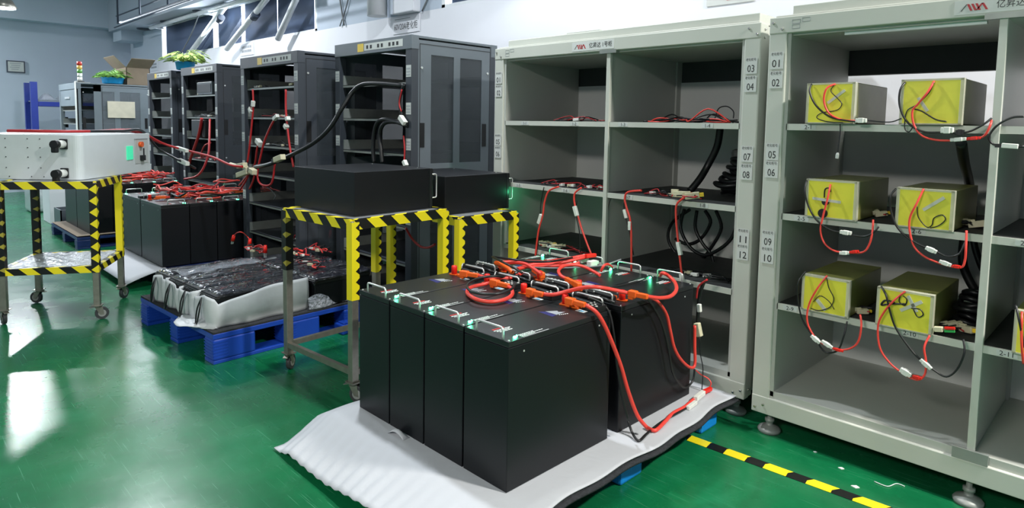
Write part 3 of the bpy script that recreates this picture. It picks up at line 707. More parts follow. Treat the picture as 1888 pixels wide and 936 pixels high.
wire_heap('white connectors lying on the bottom shelf behind the rear packs, right bay', -2.0, -1.6, 3.3, .667, 6, ['black_cable', 'black_cable'], 6, connectors=3)
wire_heap('white connectors with red ends lying on the bottom shelf in the left bay', -3.0, -2.6, 3.3, .667, 7, ['black_cable', 'dark_red_cable', 'dark_red_cable'], 7, connectors=3)
cable('thick_cable', 'thick black cable trunk hanging in the upper right bay of the middle cabinet', PP([(1328, 236), (1322, 270), (1305, 305), (1290, 330), (1272, 352)], 'y', [3.6, 3.6, 3.6, 3.55, 3.5]), .022, 'black_cable')
t = thing('cable_pile', 'dark bundle of bagged cable in the lower right bay of the middle cabinet', 'cables', (-1.75, 3.6, 1.102))
rnd = random.Random(8)
for k in range(9):
    c = Vector((-1.72+rnd.uniform(-.1, .1), 3.6+rnd.uniform(-.08, .08), 1.125+k*.025)); rr = rnd.uniform(.08, .13)
    MB().tube([c+Vector((math.cos(a_*.9)*rr, math.sin(a_*.9)*rr, rnd.uniform(-.015, .015))) for a_ in range(7)], .014, 7, closed=True).build('coil', 'black_cable', t)
MB().obox((-1.66, 3.62, 1.34), (.22, .15, .09), (1, .2, .05)).build('bag', 'cabinet_dark', t, bevel=.02)
for k, (pix, lab) in enumerate((
        ([(1262, 385), (1255, 420), (1272, 455), (1298, 470), (1325, 460), (1348, 440), (1360, 410)], 'big outer loop of black cable'),
        ([(1285, 388), (1282, 420), (1295, 448), (1312, 470), (1318, 500)], 'middle loop of black cable'),
        ([(1300, 388), (1310, 410), (1292, 440), (1268, 450), (1245, 440)], 'inner loop of black cable crossing the others'),
        ([(1320, 388), (1330, 420), (1312, 455), (1290, 480), (1262, 478)], 'lowest loop of black cable near the bottom shelf'),
        ([(1272, 386), (1240, 410), (1232, 440), (1250, 470), (1280, 480)], 'leftmost loop of black cable beside the divider'))):
    cable('cable_loop', lab+', middle cabinet right bay', PP(pix, 'y', 3.7+.03*k), .011, 'black_cable')
wl = 'thin red and black lead pair with white taped joint hanging '
def hang_lead(lab, red, black, joints, yb=3.13):
    t = thing('hanging_lead', lab, 'cable', P(*red[0], 'y', yb))
    MB().tube(PP(red, 'y', yb), .006, 8).build('red_wire', 'red_cable', t)
    MB().tube(PP(black, 'y', yb+.012), .0035, 8).build('black_wire', 'black_cable', t)
    for (pa, pb, w) in joints:
        a, b_ = PP([pa, pb], 'y', yb-.004); MB().obox((a+b_)/2, ((b_-a).length, w, w), b_-a).build('joint', 'white_plastic', t, bevel=.002)
hang_lead('leftmost of four red leads hanging in the middle cabinet, one white joint', [(1030, 344), (1012, 352), (1004, 372), (1001, 395), (994, 420), (990, 445), (987, 472)], [(1003, 345), (997, 375), (996, 410), (993, 440), (989, 470)], [((998, 395), (993, 412), .02)])
hang_lead('second from left of four red leads hanging in the middle cabinet', [(1072, 346), (1060, 356), (1059, 372), (1064, 392), (1072, 420), (1082, 448), (1090, 468)], [(1064, 370), (1062, 395), (1068, 425), (1070, 465)], [((1059, 380), (1064, 398), .022)])
hang_lead('third from left of four hanging red leads, with two white joints', [(1183, 351), (1158, 354), (1152, 366), (1156, 385), (1162, 405), (1164, 440), (1164, 500)], [(1150, 372), (1152, 395), (1160, 425), (1168, 470)], [((1151, 386), (1155, 402), .017), ((1161, 408), (1161, 424), .016)])
hang_lead('red lead with white joints reaching the rightmost rear pack, fourth from the left', [(1276, 356), (1256, 368), (1247, 380), (1247, 410), (1250, 440), (1253, 470), (1258, 515)], [(1256, 378), (1252, 400), (1256, 425), (1262, 440)], [((1250, 446), (1255, 470), .02), ((1256, 505), (1258, 517), .02)])
tag(MB().tube(PP([(1130, 358), (1122, 380), (1120, 420)], 'y', 3.18), .002, 5).build('thin_wire', 'black_cable'), 'hair thin black wire hanging in front of the middle cabinet divider', 'wire')
t = thing('hanging_lead', 'black harness with a cream plug hanging behind the rightmost rear pack', 'cable', P(1290, 590, 'y', 3.0))
MB().tube(PP([(1310, 508), (1298, 520), (1290, 545), (1287, 575), (1286, 600)], 'y', 3.02), .010, 8).build('black_wire', 'black_cable', t)
MB().tube(PP([(1304, 515), (1288, 528), (1284, 550)], 'y', 3.0), .005, 8).build('red_wire', 'dark_red_cable', t)
a, b_ = PP([(1285, 595), (1290, 620)], 'y', 2.99); MB().obox((a+b_)/2, ((b_-a).length, .03, .028), b_-a).build('joint', 'cream_plastic', t, bevel=.004)
a, b_ = PP([(1289, 560), (1290, 575)], 'y', 2.99); MB().obox((a+b_)/2, ((b_-a).length, .02, .02), b_-a).build('joint', 'white_plastic', t, bevel=.004)
cable('thin_wire', 'thin black wire dropping from the harness to the white foam sheet', PP([(1290, 622), (1291, 650), (1296, 680), (1294, 718)], 'y', 2.98), .0025, 'black_cable')

# ------------------------------------------------------------ black rack battery packs, standing on end
PW, PD, PH = .245, .612, .565
def make_pack():
    t = thing('battery_pack', None, 'battery', (0, 0, 0))
    w, d = PW/2-.002, PD/2-.001
    MB().box(-w, w, -d, d, 0, PH-.024).build('case', 'battery_black', t, bevel=.0025)
    MB().box(-w, w, -d, d, PH-.021, PH).box(-w+.004, w-.004, -d+.004, d-.004, PH-.026, PH-.02).build('front_panel', 'battery_panel', t, bevel=.002)
    mb = MB()
    for (x, y) in ((-w, -d+.08), (-w, d-.08), (w, -d+.08), (w, d-.08)): mb.cyl((x-math.copysign(.001, x), y, PH-.05), (x+math.copysign(.0012, x), y, PH-.05), .004, n=8)
    for (x, y) in ((-w+.012, -d+.012), (w-.012, -d+.012), (-w+.012, d-.012), (w-.012, d-.012)): mb.cyl((x, y, PH-.001), (x, y, PH+.002), .004, n=8)
    mb.build('screws', 'chrome', t)
    for yy in (-d+.008, d-.012):
        x0, x1 = -PW/2+.062, -PW/2+.205; z = PH
        MB().tube([(x0, yy, z-.002), (x0, yy, z+.034), (x0+.003, yy, z+.040), (x0+.010, yy, z+.043), (x1-.010, yy, z+.043), (x1-.003, yy, z+.040), (x1, yy, z+.034), (x1, yy, z-.002)], .0042, 8, smooth=False).build('handle', 'chrome', t)
    lx, ly = -PW/2+.222, -d+.052
    l = MB().cyl((lx, ly, PH), (lx, ly, PH+.005), .006, n=10).build('status_light', 'led_green', t)
    MB().cyl((lx-.008, ly+.018, PH), (lx-.008, ly+.018, PH+.004), .003, n=8).build('small_light', 'led_green', t)
    # silkscreen beside the light, rows of small print running along the panel
    mb = MB(); rn = random.Random(3)
    for row in range(3):
        y = ly+.03
        while y < ly+(.145 if row == 1 else .10):
            L = rn.uniform(.004, .012); mb.box(lx-.012+row*.009-.002, lx-.012+row*.009+.002, y, y+L, PH, PH+.0006); y += L+.003
    mb.box(lx+.014, lx+.0155, ly+.03, ly+.17, PH, PH+.0006)
    mb.build('small_print', 'print_white', t)
    mb = MB(); hx = -PW/2+.115
    for row in range(3):
        y = -d+.045+row*.006
        while y < -d+.12:
            L = rn.uniform(.004, .014); mb.box(hx+row*.011, hx+row*.011+.005, y, y+L, PH, PH+.0006); y += L+.003
    mb.build('small_print', 'print_white', t)
    mb = MB(); y = -d+.05
    for k in range(5): mb.box(hx-.016, hx-.007, y, y+.010, PH, PH+.0006); y += .0125
    mb.build('warning_print', 'print_red', t)
    # chevron emblem: grey peak over a navy wedge, small print beside
    ex, ey = -PW/2+.10, .075
    mb = MB()
    mb.prism([(ex-.030, ey+.006, PH), (ex+.034, ey+.004, PH), (ex+.030, ey+.062, PH), (ex+.012, ey+.040, PH), (ex-.002, ey+.050, PH)], (0, 0, .0006), 0)
    mb.prism([(ex-.045, ey-.020, PH), (ex+.040, ey-.030, PH), (ex+.036, ey, PH), (ex-.028, ey+.003, PH)], (0, 0, .0006), 1)
    mb.build('emblem', ['print_grey', 'print_navy'], t)
    mb = MB()
    for k in range(5): mb.box(ex+.038+k*.003, ex+.043+k*.003, ey+.012+k*.009, ey+.018+k*.009, PH, PH+.0006)
    mb.build('small_print', 'print_white', t)
    # red capped terminal, base, ports, label
    rx, ry = -PW/2+.060, d-.085
    c = MB().lathe((rx, ry, PH), [(.0150, .006), (.0150, .042), (.013, .047), (.006, .049)], 16).build('terminal_cap', 'red_plastic', t)
    mb = MB(); mb.obox((rx, ry, PH+.003), (.045, .03, .006), (1, .2, 0)).build('terminal_flange', 'orange', c, bevel=.002)
    MB().obox((rx+.06, ry, PH+.006), (.045, .03, .012)).build('terminal_base', 'orange', t, bevel=.002)
    lb = MB().box(rx+.085, rx+.13, ry-.035, ry-.008, PH, PH+.0008).build('terminal_label', 'paper', t)
    MB().prism([(rx+.096, ry-.031, PH+.0008), (rx+.118, ry-.029, PH+.0008), (rx+.122, ry-.016, PH+.0008), (rx+.101, ry-.013, PH+.0008)], (0, 0, .0005)).build('sticker', 'sticker_blue', lb)
    pb = MB().box(PW/2-.075, PW/2-.008, d-.085, d-.022, PH, PH+.026).build('port_block', 'black_plastic', t, bevel=.002)
    mb = MB()
    for i in range(3):
        for j in range(3):
            if (i*j) % 3 != 2: mb.box(PW/2-.070+i*.022, PW/2-.062+i*.022, d-.080+j*.02, d-.072+j*.02, PH+.026, PH+.028)
    mb.build('port_labels', 'white_plastic', pb)
    MB().obox((-PW/2+.125, d-.04, PH+.016), (.12, .026, .026), (1, -.1, 0)).build('black_connector', 'black_plastic', t, bevel=.006)
    return t
pack0 = make_pack(); index_kids(pack0)
_used = [False]
def place_pack(x, y, z, rz, label, group=None, rot=None):
    o = pack0 if not _used[0] else copy_tree(pack0)
    _used[0] = True; o.location = (x, y, z); o.rotation_euler = rot if rot else (0, 0, rz); o['label'] = label
    if group: o['group'] = group
    elif 'group' in o: del o['group']
    return o
ZA = .158
order = ['leftmost', 'second from the left', 'third from the left', 'nearest, at the front corner']
for i in range(4):
    place_pack(-2.6+.25*i+.124, 1.60+PD/2, ZA, 0, 'black battery pack in the front row on the foam sheet, '+order[i])
order = ['leftmost', 'second from the left', 'third from the left', 'rightmost, beside the open cabinet']
for i in range(4):
    place_pack(-2.6+.25*i+.124, 2.285+PD/2, ZA, math.pi, 'black battery pack in the rear row on the foam sheet, '+order[i])
nth = ['first', 'second', 'third', 'fourth', 'fifth']
for k in range(5):
    y = 1.865+.247*k+.123
    place_pack(-6.34-PD/2, y, .155, math.pi/2, 'black pack in the mid distance block, front column, %s from the striped cart' % nth[k])
for k in range(5):
    y = 1.865+.247*k+.123
    place_pack(-6.97-PD/2, y, .155, -math.pi/2, 'black pack in the mid distance block, rear column, %s from the striped cart' % nth[k])
for k in range(4):
    for c in range(2):
        place_pack((-8.70 if c == 0 else -9.33)-PD/2, 1.80+.247*k+.123, .155, math.pi/2 if c == 0 else -math.pi/2,
                   'black pack in the farthest block behind the striped cart, %s column, %s from the aisle' % (('front', 'rear')[c], nth[k]))
# two packs lying on the striped carts, panel away from the camera aisle
ROTL = Matrix(((0, 1, 0), (0, 0, 1), (1, 0, 0)))           # local x -> up, y -> room x, z -> room y
def lying(cx, y0, z, yaw, label):
    R_ = Matrix.Rotation(yaw, 3, 'Z') @ ROTL
    c = Vector((cx, y0, z+PW/2))
    return place_pack(c.x, c.y, c.z, 0, label, rot=R_.to_euler())
lying(-3.385, 1.85, .985, math.radians(4), 'black pack lying on the nearer striped cart')
lying(-3.46, 2.56, .925, 0, 'black pack lying on the farther striped cart, chrome handle at its end')

for i in range(4):
    led_glow((-2.6+.25*i+.124+.0995, 1.655, ZA+PH+.02), .09)
    led_glow((-2.6+.25*i+.124-.0995, 2.845, ZA+PH+.02), .05)
led_glow((-3.10, 3.19, 1.03), .25)
# ------------------------------------------------------------ pallets
def pallet(name, label, cx, cy, lx, ly, h, rz, m, felt=True, runners=True, fw=.16):
    t = thing(name, label, 'pallet', (cx, cy, 0), rz); X, Y = lx/2, ly/2
    mb = MB()
    mb.box(-X, X, -Y, Y, h-.045, h-.012)
    n = 6
    mb.build('deck', m, t, world=False, bevel=.004)
    for k, (a, b_) in enumerate(((-X, -X+.13), (-.065, .065), (X-.13, X))):
        if runners: MB().box(a, b_, -Y, Y, 0, .022).build('runner', m, t, world=False, bevel=.003)
        for (c, d) in ((-Y, -Y+fw), (-fw/2, fw/2), (Y-fw, Y)):
            f = MB().box(a, b_, c, d, .02 if runners else 0, h-.044).build('foot', m, t, world=False, bevel=.012)
            mb = MB()
            for j in range(6):
                z = .035+j*(h-.085)/6
                mb.box(a-.002, b_+.002, c-.002, min(d, c+.09), z, z+.008)
            mb.build('ribs', m, f, world=False)
    if felt: MB().box(-X+.002, X-.002, -Y+.002, Y-.002, h-.012, h).build('anti_slip_mat', 'felt', t, world=False)
    return t
pallet('plastic_pallet', 'bright blue plastic pallet under the white foam sheet in front', -2.05, 2.25, 1.10, 1.50, .135, 0, 'pallet_light_blue', felt=False, runners=False)
pallet('plastic_pallet', 'dark blue plastic pallet carrying the bagged packs behind the bare legged cart', -4.66, 2.02, 1.22, 1.2, .2, math.radians(3.2), 'pallet_blue', fw=.27)
pallet('plastic_pallet', 'blue pallet under the mid distance block of black packs', -6.97, 2.47, 1.42, 1.26, .155, 0, 'pallet_dark_blue', felt=False)
pallet('plastic_pallet', 'dark blue pallet with a cardboard sheet under the farthest packs, seen behind the cart', -9.33, 2.25, 1.42, 1.18, .150, 0, 'pallet_dark_blue', felt=False)
o = thing('cardboard_sheet', 'brown cardboard sheet sticking out on the farthest blue pallet', 'cardboard', (-9.3, 1.75, .15))
MB().box(-10.0, -8.62, 1.66, 2.84, .150, .155).build('sheet', 'cardboard', o)
o = thing('foam_pad', 'white foam sheet sloping out from under the mid distance packs toward the cart wheels', 'foam sheet', (-7, 1.8, .1))
MB().grid(lambda u, v: (-7.62+1.34*u, 1.56+.33*v, .148-.09*(1-v)**1.5), 10, 6).build('sheet', 'foam_sheet', o, solid=.006)
# foam sheet and felt in front
def wgt2(x, y): return max(0, min(1, max((-2.58-x)*12, (1.60-y)*12)))*max(0, min(1, (-1.45-x)/.7))
def sheet(u, v, dz=0., grow=0.):
    y = 1.26-grow+(1.80+grow)*v
    x0 = max(-2.93, -2.77-.7*max(0, y-1.40)); x1 = -1.435+grow+.010*math.sin(y*6)+.006*math.sin(y*17)
    x = x0+(x1-x0)*u
    z = .155+dz
    dl = max(0, -2.63-x); df = max(0, 1.49-y); wgt = max(0, min(1, (-1.5-x)/.8))
    z -= .28*dl+1.0*dl*dl+.42*df*wgt+.10*df
    rip = min(1, (dl+df*wgt)*9)
    z += (.25+.75*rip)*wgt2(x, y)*(.0042*math.sin(x*88+math.sin(y*5)*1.2)+.003*math.sin(y*16+x*9))
    e = max(0, x-(-1.49)); z -= .10*e*(1+.8*math.sin(y*7+2))
    return (x, y, max(z, .012))
o = thing('foam_mat', 'white ribbed foam sheet spread under the front packs, drooping at the left corner', 'foam sheet', (-2.1, 2.1, .15))
MB().grid(lambda u, v: sheet(u, v), 90, 80).build('sheet', 'foam_sheet', o, solid=.004)
mb = MB(); mb.grid(lambda u, v: (-2.29+.1*u, 1.585-.035*v+.01*u, .158+.028*math.sin(v*2.4)*math.sin(u*math.pi)), 10, 8)
mb.build('torn_flap', 'foam_sheet', o, solid=.002)
o = thing('felt_sheet', 'dark grey felt sheet showing as a rim below the white foam', 'felt', (-2.1, 2.1, .14))
MB().grid(lambda u, v: (lambda p: (p[0], p[1], max(p[2]-.011-(.008 if u > .97 else 0), .006)))(sheet(.30+.70*u, .1+.9*v, 0, .014)), 60, 60).build('sheet', 'felt', o, solid=.010)

# ------------------------------------------------------------ power cables over the front packs
zt = ZA+PH
def run(pix, zs):
    if not isinstance(zs, (list, tuple)): zs = [zs]*len(pix)
    return [P(x, y, 'z', z) for (x, y), z in zip(pix, zs)]
def orange_plug(o, a, b_, h=.03, w=.027):
    a, b_ = Vector(a), Vector(b_); d = b_-a; L = d.length
    mb = MB().obox(a+d*.22, (L*.44, w, h), d); mb.obox(a+d*.7, (L*.62, w*.72, h*.72), d)
    mb.obox(a+d*.12-Vector((0, 0, h*.55)), (w*.9, w*.8, h*.6), d)
    mb.build('orange_plug', 'orange', o, bevel=.004)
R1 = .0085
def power(label, pix, zs, r=R1, m='red_cable', plugs=(), joints=(), name='power_cable', ax='z'):
    pts = run(pix, zs) if ax == 'z' else PP(pix, ax, zs)
    o = tag(MB().tube(pts, r, 10).build(name, m), label, 'cable')
    for (pa, pb, z) in plugs: orange_plug(o, P(*pa, 'z', z), P(*pb, 'z', z))
    for (pa, pb, a_, v, w, mm) in joints:
        a, b_ = P(*pa, a_, v), P(*pb, a_, v); MB().obox((a+b_)/2, ((b_-a).length, w, w), b_-a).build('joint', mm, o, bevel=.002)
    return o
zc = zt+.03
power('red cable leaving the leftmost front pack plug, running along its rear handles', [(880, 507), (900, 512), (925, 513), (945, 511), (962, 503)], [zc, zc, zc, zc, zc+.01], plugs=[((849, 503), (882, 508), zc)])
power('red cable coiled in a ring on the second front pack', [(935, 527), (943, 532), (944, 543), (930, 552), (905, 556), (880, 552), (864, 543), (862, 535), (872, 528), (895, 523), (908, 520)], [zc, zt+.02, zt+.015, zt+.012, zt+.012, zt+.012, zt+.012, zt+.015, zt+.018, zt+.02, zt+.03], plugs=[((905, 519), (938, 527), zc)])
power('black cable coiled just above the red ring on the second front pack', [(950, 522), (944, 532), (925, 540), (900, 542), (872, 538), (861, 528), (870, 518), (890, 511), (915, 509), (935, 511)], [zt+.03, zt+.045, zt+.045, zt+.045, zt+.045, zt+.045, zt+.045, zt+.05, zt+.05, zt+.03], r=.006, m='black_cable')
p3 = [(1002, 542), (1020, 543), (1045, 537), (1075, 530), (1100, 529), (1130, 534), (1158, 540)]
power('thick red cable arching from the third front pack to the inline orange coupler', p3, [zc, zc+.01, zc+.03, zc+.06, zc+.07, zc+.05, zc+.03], plugs=[((972, 536), (1002, 543), zc), ((1160, 540), (1194, 547), zc+.03)])
power('red cable looping from the orange coupler up to the handle of the rightmost rear pack', [(1192, 546), (1215, 549), (1236, 546), (1247, 534), (1244, 520), (1232, 508), (1222, 503), (1217, 508)], [zc+.03, zc+.01, zc, zc, zc+.01, zc+.03, zc+.05, zc+.02])
XR = -1.575
power('red cable hanging in a deep loop down the side of the rear row', [(1194, 547), (1213, 556), (1229, 580), (1236, 610), (1243, 640), (1255, 662), (1272, 677), (1281, 672), (1281, 640), (1281, 600)], [XR]*10, ax='x', r=.0075)
power('thick red cable falling from the nearest front pack down to the foam sheet', [(1080, 562), (1098, 574), (1112, 594), (1128, 630), (1145, 675), (1158, 720), (1175, 765), (1192, 787)], [-1.62, -1.59, -1.575, -1.565, -1.56, -1.55, -1.53, -1.50], ax='x', plugs=[((1044, 553), (1079, 562), zc)], r=R1)
power('thick red cable lying along the foam sheet edge to the white taped joint', [(1192, 787), (1208, 793), (1225, 778), (1240, 762), (1262, 750), (1280, 735), (1296, 724), (1306, 718)], [.168]*8, joints=[((1282, 735), (1297, 723), 'z', .175, .022, 'white_plastic'), ((1298, 722), (1311, 716), 'z', .175, .018, 'red_plastic')])
power('black cable falling beside the thick red one and lying along the foam', [(1085, 548), (1108, 558), (1124, 578), (1132, 620), (1137, 670), (1146, 725), (1158, 775)], [-1.66, -1.63, -1.60, -1.575, -1.565, -1.55, -1.53], ax='x', r=.0055, m='black_cable', name='black_cable')
power('black cable resting on the foam under the red one', [(1158, 775), (1166, 798), (1178, 812), (1195, 797), (1222, 776), (1258, 756), (1280, 742)], [.22, .175, .165, .165, .165, .165, .165], r=.0055, m='black_cable', joints=[((1268, 752), (1283, 741), 'z', .168, .018, 'white_plastic')], name='black_cable')
power('black cable looping down the side of the rightmost rear pack', [(1165, 544), (1190, 548), (1208, 570), (1222, 600), (1232, 640), (1240, 685), (1252, 706), (1264, 714), (1277, 702), (1281, 680)], [XR-.03, XR, XR, XR, XR, XR, XR, XR, XR, XR], ax='x', r=.005, m='black_cable', name='black_cable')
power('dull red thin wire curling over the foam corner by the cabinet', [(1283, 682), (1292, 690), (1305, 697), (1311, 706), (1308, 714)], [2.93, 2.98, 3.0, 3.0, 3.0], ax='y', r=.003, m='red_cable', name='thin_cable')
zb = zt+.02
power('thick red cable arching over the rear row from an orange plug, leftmost', [(920, 490), (945, 484), (968, 486), (985, 496), (998, 505)], [zb, zb+.03, zb+.04, zb+.03, zb+.02], plugs=[((1001, 508), (983, 497), zb+.01)])
power('orange strap lying behind the leftmost handles', [(914, 484), (925, 488), (938, 496), (945, 502)], [zb+.02, zb+.02, zb+.02, zb+.01], r=.012, m='orange', name='power_cable')
power('red cable crossing the rear row towards the divider', [(940, 503), (958, 494), (985, 487), (1020, 486), (1050, 481), (1075, 475), (1094, 471)], [zb, zb, zb+.01, zb+.01, zb+.02, zb+.03, zb+.03], r=.009)
power('second red cable crossing the rear row, lying nearer the camera', [(950, 498), (972, 492), (1000, 491), (1040, 489), (1068, 484)], [zb, zb, zb, zb+.01, zb+.02], r=.008)
power('red cable crossing high behind the rear row handles, under the hanging lead', [(925, 483), (960, 481), (1000, 482), (1040, 478), (1070, 472), (1092, 469)], [zb+.02, zb+.02, zb+.02, zb+.02, zb+.03, zb+.04], r=.008, joints=[((1080, 472), (1098, 470), 'z', zb+.04, .02, 'red_plastic')])
power('red cable bowed in a tight loop on the third rear pack', [(1046, 514), (1034, 508), (1030, 498), (1040, 490), (1058, 488), (1075, 491), (1092, 499), (1106, 507)], [zb, zb+.01, zb+.02, zb+.03, zb+.03, zb+.02, zb, zb-.01], plugs=[((1069, 527), (1044, 514), zb+.01)])
power('short red arch at the base of the third rear handle', [(1108, 500), (1113, 490), (1121, 487), (1128, 492)], [zb, zb+.03, zb+.03, zb], r=.007)
power('black cable stretched over the rear row from the left corner', [(910, 473), (945, 478), (985, 482), (1020, 481), (1055, 475)], [zb+.04, zb+.05, zb+.04, zb+.04, zb+.03], r=.006, m='black_cable', name='black_cable')
power('black cable slanting from the left corner down over the rear handles', [(908, 473), (925, 482), (945, 492), (963, 503)], [zb+.04, zb+.05, zb+.05, zb+.03], r=.006, m='black_cable', name='black_cable')
power('thin grey wire lying across the rear packs to the green light', [(985, 493), (1020, 494), (1060, 493), (1095, 491), (1118, 487), (1145, 478)], [zb, zb, zb, zb, zb+.01, zb+.03], r=.004, m='grey_cable', name='thin_cable')
power('thin dark wire lying across the two right rear packs', [(1075, 530), (1110, 530), (1150, 525), (1180, 518), (1200, 508)], [zt+.006]*5, r=.0035, m='black_cable', name='thin_cable')
power('red lead end tucked under the rightmost rear handle', [(1218, 505), (1221, 503), (1226, 506)], [zb+.03, zb+.04, zb+.02], r=.006, m='orange')
for (a, b_, lab, mm) in (((1078, 488), (1105, 482), 'white taped plug on the third rear pack', 'white_plastic'), ((1066, 480), (1082, 476), 'white taped plug beside the crossing red cables', 'white_plastic')):
    t = thing('taped_plug', lab, 'connector', P(*a, 'z', zb))
    p, q = P(*a, 'z', zb+.012), P(*b_, 'z', zb+.012); d = q-p
    MB().obox((p+q)/2, (.06, .03, .03), d).build('housing', mm, t, bevel=.004); MB().obox((p+q)/2+d.normalized()*.035, (.03, .018, .018), d, (0, .4, 1)).build('tape', 'paper', t, bevel=.003)
clamp_bundle('white clamp trio with a yellow tip behind the leftmost rear pack', P(1010, 457, 'z', .668)+Vector((0, .03, 0)), 33, n=3, s=1.3)
# extra black connectors nested between the two rows
for i in range(4):
    x = -2.6+.25*i
    t = thing('black_plug', 'black round plug lying between the handles of the two rows, %s' % ['leftmost', 'second from the left', 'third from the left', 'rightmost'][i], 'connector', (x+.12, 2.215, zt+.03))
    MB().cyl((x+.05, 2.20, zt+.030), (x+.17, 2.235, zt+.032), .016, .013, 14).build('barrel', 'black_plastic', t)
    MB().cyl((x+.17, 2.235, zt+.032), (x+.235, 2.25, zt+.024), .010, .006, 10).build('boot', 'black_cable', t)
    MB().cyl((x+.045, 2.198, zt+.030), (x+.05, 2.20, zt+.030), .018, .018, 14).build('ring', 'chrome', t)

# ------------------------------------------------------------ wheeled carts
def caster(t, x, y, rz=0., r=.048):
    c = MB().box(x-.035, x+.035, y-.03, y+.03, .108, .114).cyl((x, y, .095), (x, y, .11), .024, n=14).build('caster', 'steel', t, world=False)
    ca, sa = math.cos(rz), math.sin(rz); wx, wy = x+ca*.026, y+sa*.026
    n_ = Vector((-sa, ca, 0))
    mb = MB()
    for s in (-1, 1):
        o_ = n_*s*.016
        mb.prism([Vector((x-ca*.02, y-sa*.02, .098))+o_, Vector((x+ca*.03, y+sa*.03, .098))+o_, Vector((wx+ca*.012, wy+sa*.012, r-.01))+o_, Vector((wx-ca*.012, wy-sa*.012, r-.01))+o_], n_*.003)
    mb.build('fork', 'steel', c, world=False)
    w = Vector((wx, wy, r))
    MB().cyl(w-n_*.012, w+n_*.012, r-.002, r-.002, 22).build('wheel', 'rubber', c, world=False, bevel=.003)
    MB().cyl(w-n_*.014, w+n_*.014, r*.55, r*.55, 18).build('hub', 'cast_grey', c, world=False)
    MB().obox((x-ca*.03, y-sa*.03, .10), (.05, .03, .004), (ca, sa, .25)).build('brake_lever', 'steel', c, world=False)
def cart(label, cx, cy, S, S2, H, rz, legs_tape, lower, name='tool_cart'):
    t = thing(name, label, 'cart', (cx, cy, 0), rz); X, Y = S/2, S2/2; w = .042
    cor = ((-X, -Y), (X, -Y), (X, Y), (-X, Y))
    MB().box(-X+.01, X-.01, -Y+.01, Y-.01, H-.02, H).build('tabletop', 'sheet_silver', t, world=False)
    for k in range(4):
        a, b_ = cor[k], cor[(k+1) % 4]
        r_ = MB().obox(((a[0]+b_[0])/2, (a[1]+b_[1])/2, H-.025), (S if k % 2 == 0 else S2, .03, .04), (b_[0]-a[0], b_[1]-a[1], 0)).build('top_rail', 'steel', t, world=False)
        MB().sleeve((a[0], a[1], H-.023), (b_[0], b_[1], H-.023), .034, .054, u0=.03*k).build('hazard_tape', 'hazard_rail', r_, world=False)
    for k, (x, y) in enumerate(cor):
        xx, yy = x-math.copysign(w/2-.016, x), y-math.copysign(w/2-.016, y)
        l = MB().box(xx-w/2, xx+w/2, yy-w/2, yy+w/2, .112, H-.005).build('leg', 'steel', t, world=False, bevel=.003)
        z0, mm = legs_tape[k]
        MB().sleeve((xx, yy, z0), (xx, yy, H-.01), w+.006, w+.006, up=(1, 0, 0), u0=.02*k, plain=(mm == 'hazard_leg')).build('hazard_tape', mm, l, world=False)
        caster(t, xx, yy, (2.2, .4, 1.2, 2.8)[k])
    zl, kind = lower
    for k in range(4):
        a, b_ = cor[k], cor[(k+1) % 4]
        r_ = MB().obox(((a[0]+b_[0])/2, (a[1]+b_[1])/2, zl), ((S if k % 2 == 0 else S2)-w, .025, .03), (b_[0]-a[0], b_[1]-a[1], 0)).build('lower_rail', 'steel', t, world=False)
        if kind == 'shelf': MB().sleeve((a[0], a[1], zl), (b_[0], b_[1], zl), .032, .05, u0=.04*k).build('hazard_tape', 'hazard_rail', r_, world=False)
    if kind == 'shelf':
        MB().grid(lambda u, v: (-X+.02+(S-.04)*u, -Y+.02+(S2-.04)*v, zl+.022+.004*math.sin(u*40)*math.sin(v*36)), 40, 40).build('lower_shelf', 'quilted_silver', t, world=False, solid=.006)
    return t
cart('steel cart with striped taped top and bare lower legs, just left of the front packs', -3.33, 2.10, .66, .66, .985, math.radians(4.4), [(.62, 'hazard_leg_black'), (.56, 'hazard_leg'), (.45, 'hazard_leg'), (.5, 'hazard_leg')], (.165, 'bars'))
cart('striped cart standing behind the nearer one, before the middle cabinet', -3.38, 2.80, .74, .48, .925, 0, [(.3, 'hazard_leg'), (.3, 'hazard_leg'), (.3, 'hazard_leg'), (.3, 'hazard_leg')], (.165, 'bars'))
cart('steel cart with striped taped rails and silver lower shelf at the left edge', -5.92, 1.06, .60, .60, 1.03, math.radians(61), [(.36, 'hazard_leg_black'), (.36, 'hazard_leg_half'), (.36, 'hazard_leg'), (.36, 'hazard_leg_black')], (.385, 'shelf'))

# ------------------------------------------------------------ white test equipment on the left cart
ang = math.radians(47); dn = Vector((math.cos(ang), math.sin(ang), 0)); dr = Vector((-math.sin(ang), math.cos(ang), 0))
cor0 = P(150, 332, 'z', 1.033)
t = thing('test_equipment', 'long white steel equipment box with two round handles on the left cart', 'equipment', cor0)
L1, L2, zb0, zb1 = .90, .99, 1.033, 1.367
rc = .05; pts = []
def loc2(a, b_): return cor0-dn*a+dr*b_
pts = [loc2(L1, 0), loc2(rc, 0)]
for k in range(1, 6):
    th = k/6*math.pi/2; pts.append(loc2(rc-rc*math.sin(th), rc-rc*math.cos(th)))
pts += [loc2(0, rc), loc2(0, L2), loc2(L1, L2)]
pts = [Vector((p.x, p.y, zb0)) for p in pts]
MB().prism(pts, (0, 0, zb1-zb0)).build('housing', 'equipment_white', t, bevel=.004)
mb = MB(); nrm = -dr
for (a, z) in [(a, z) for a in (.27, .36, .52, .61) for z in (1.055, 1.12, 1.20, 1.27, 1.335)]:
    c = loc2(a+(.02 if z > 1.1 else 0), 0); c.z = z; mb.cyl(c, c+nrm*.003, .004, n=8)
mb.build('screws', 'rubber', t)
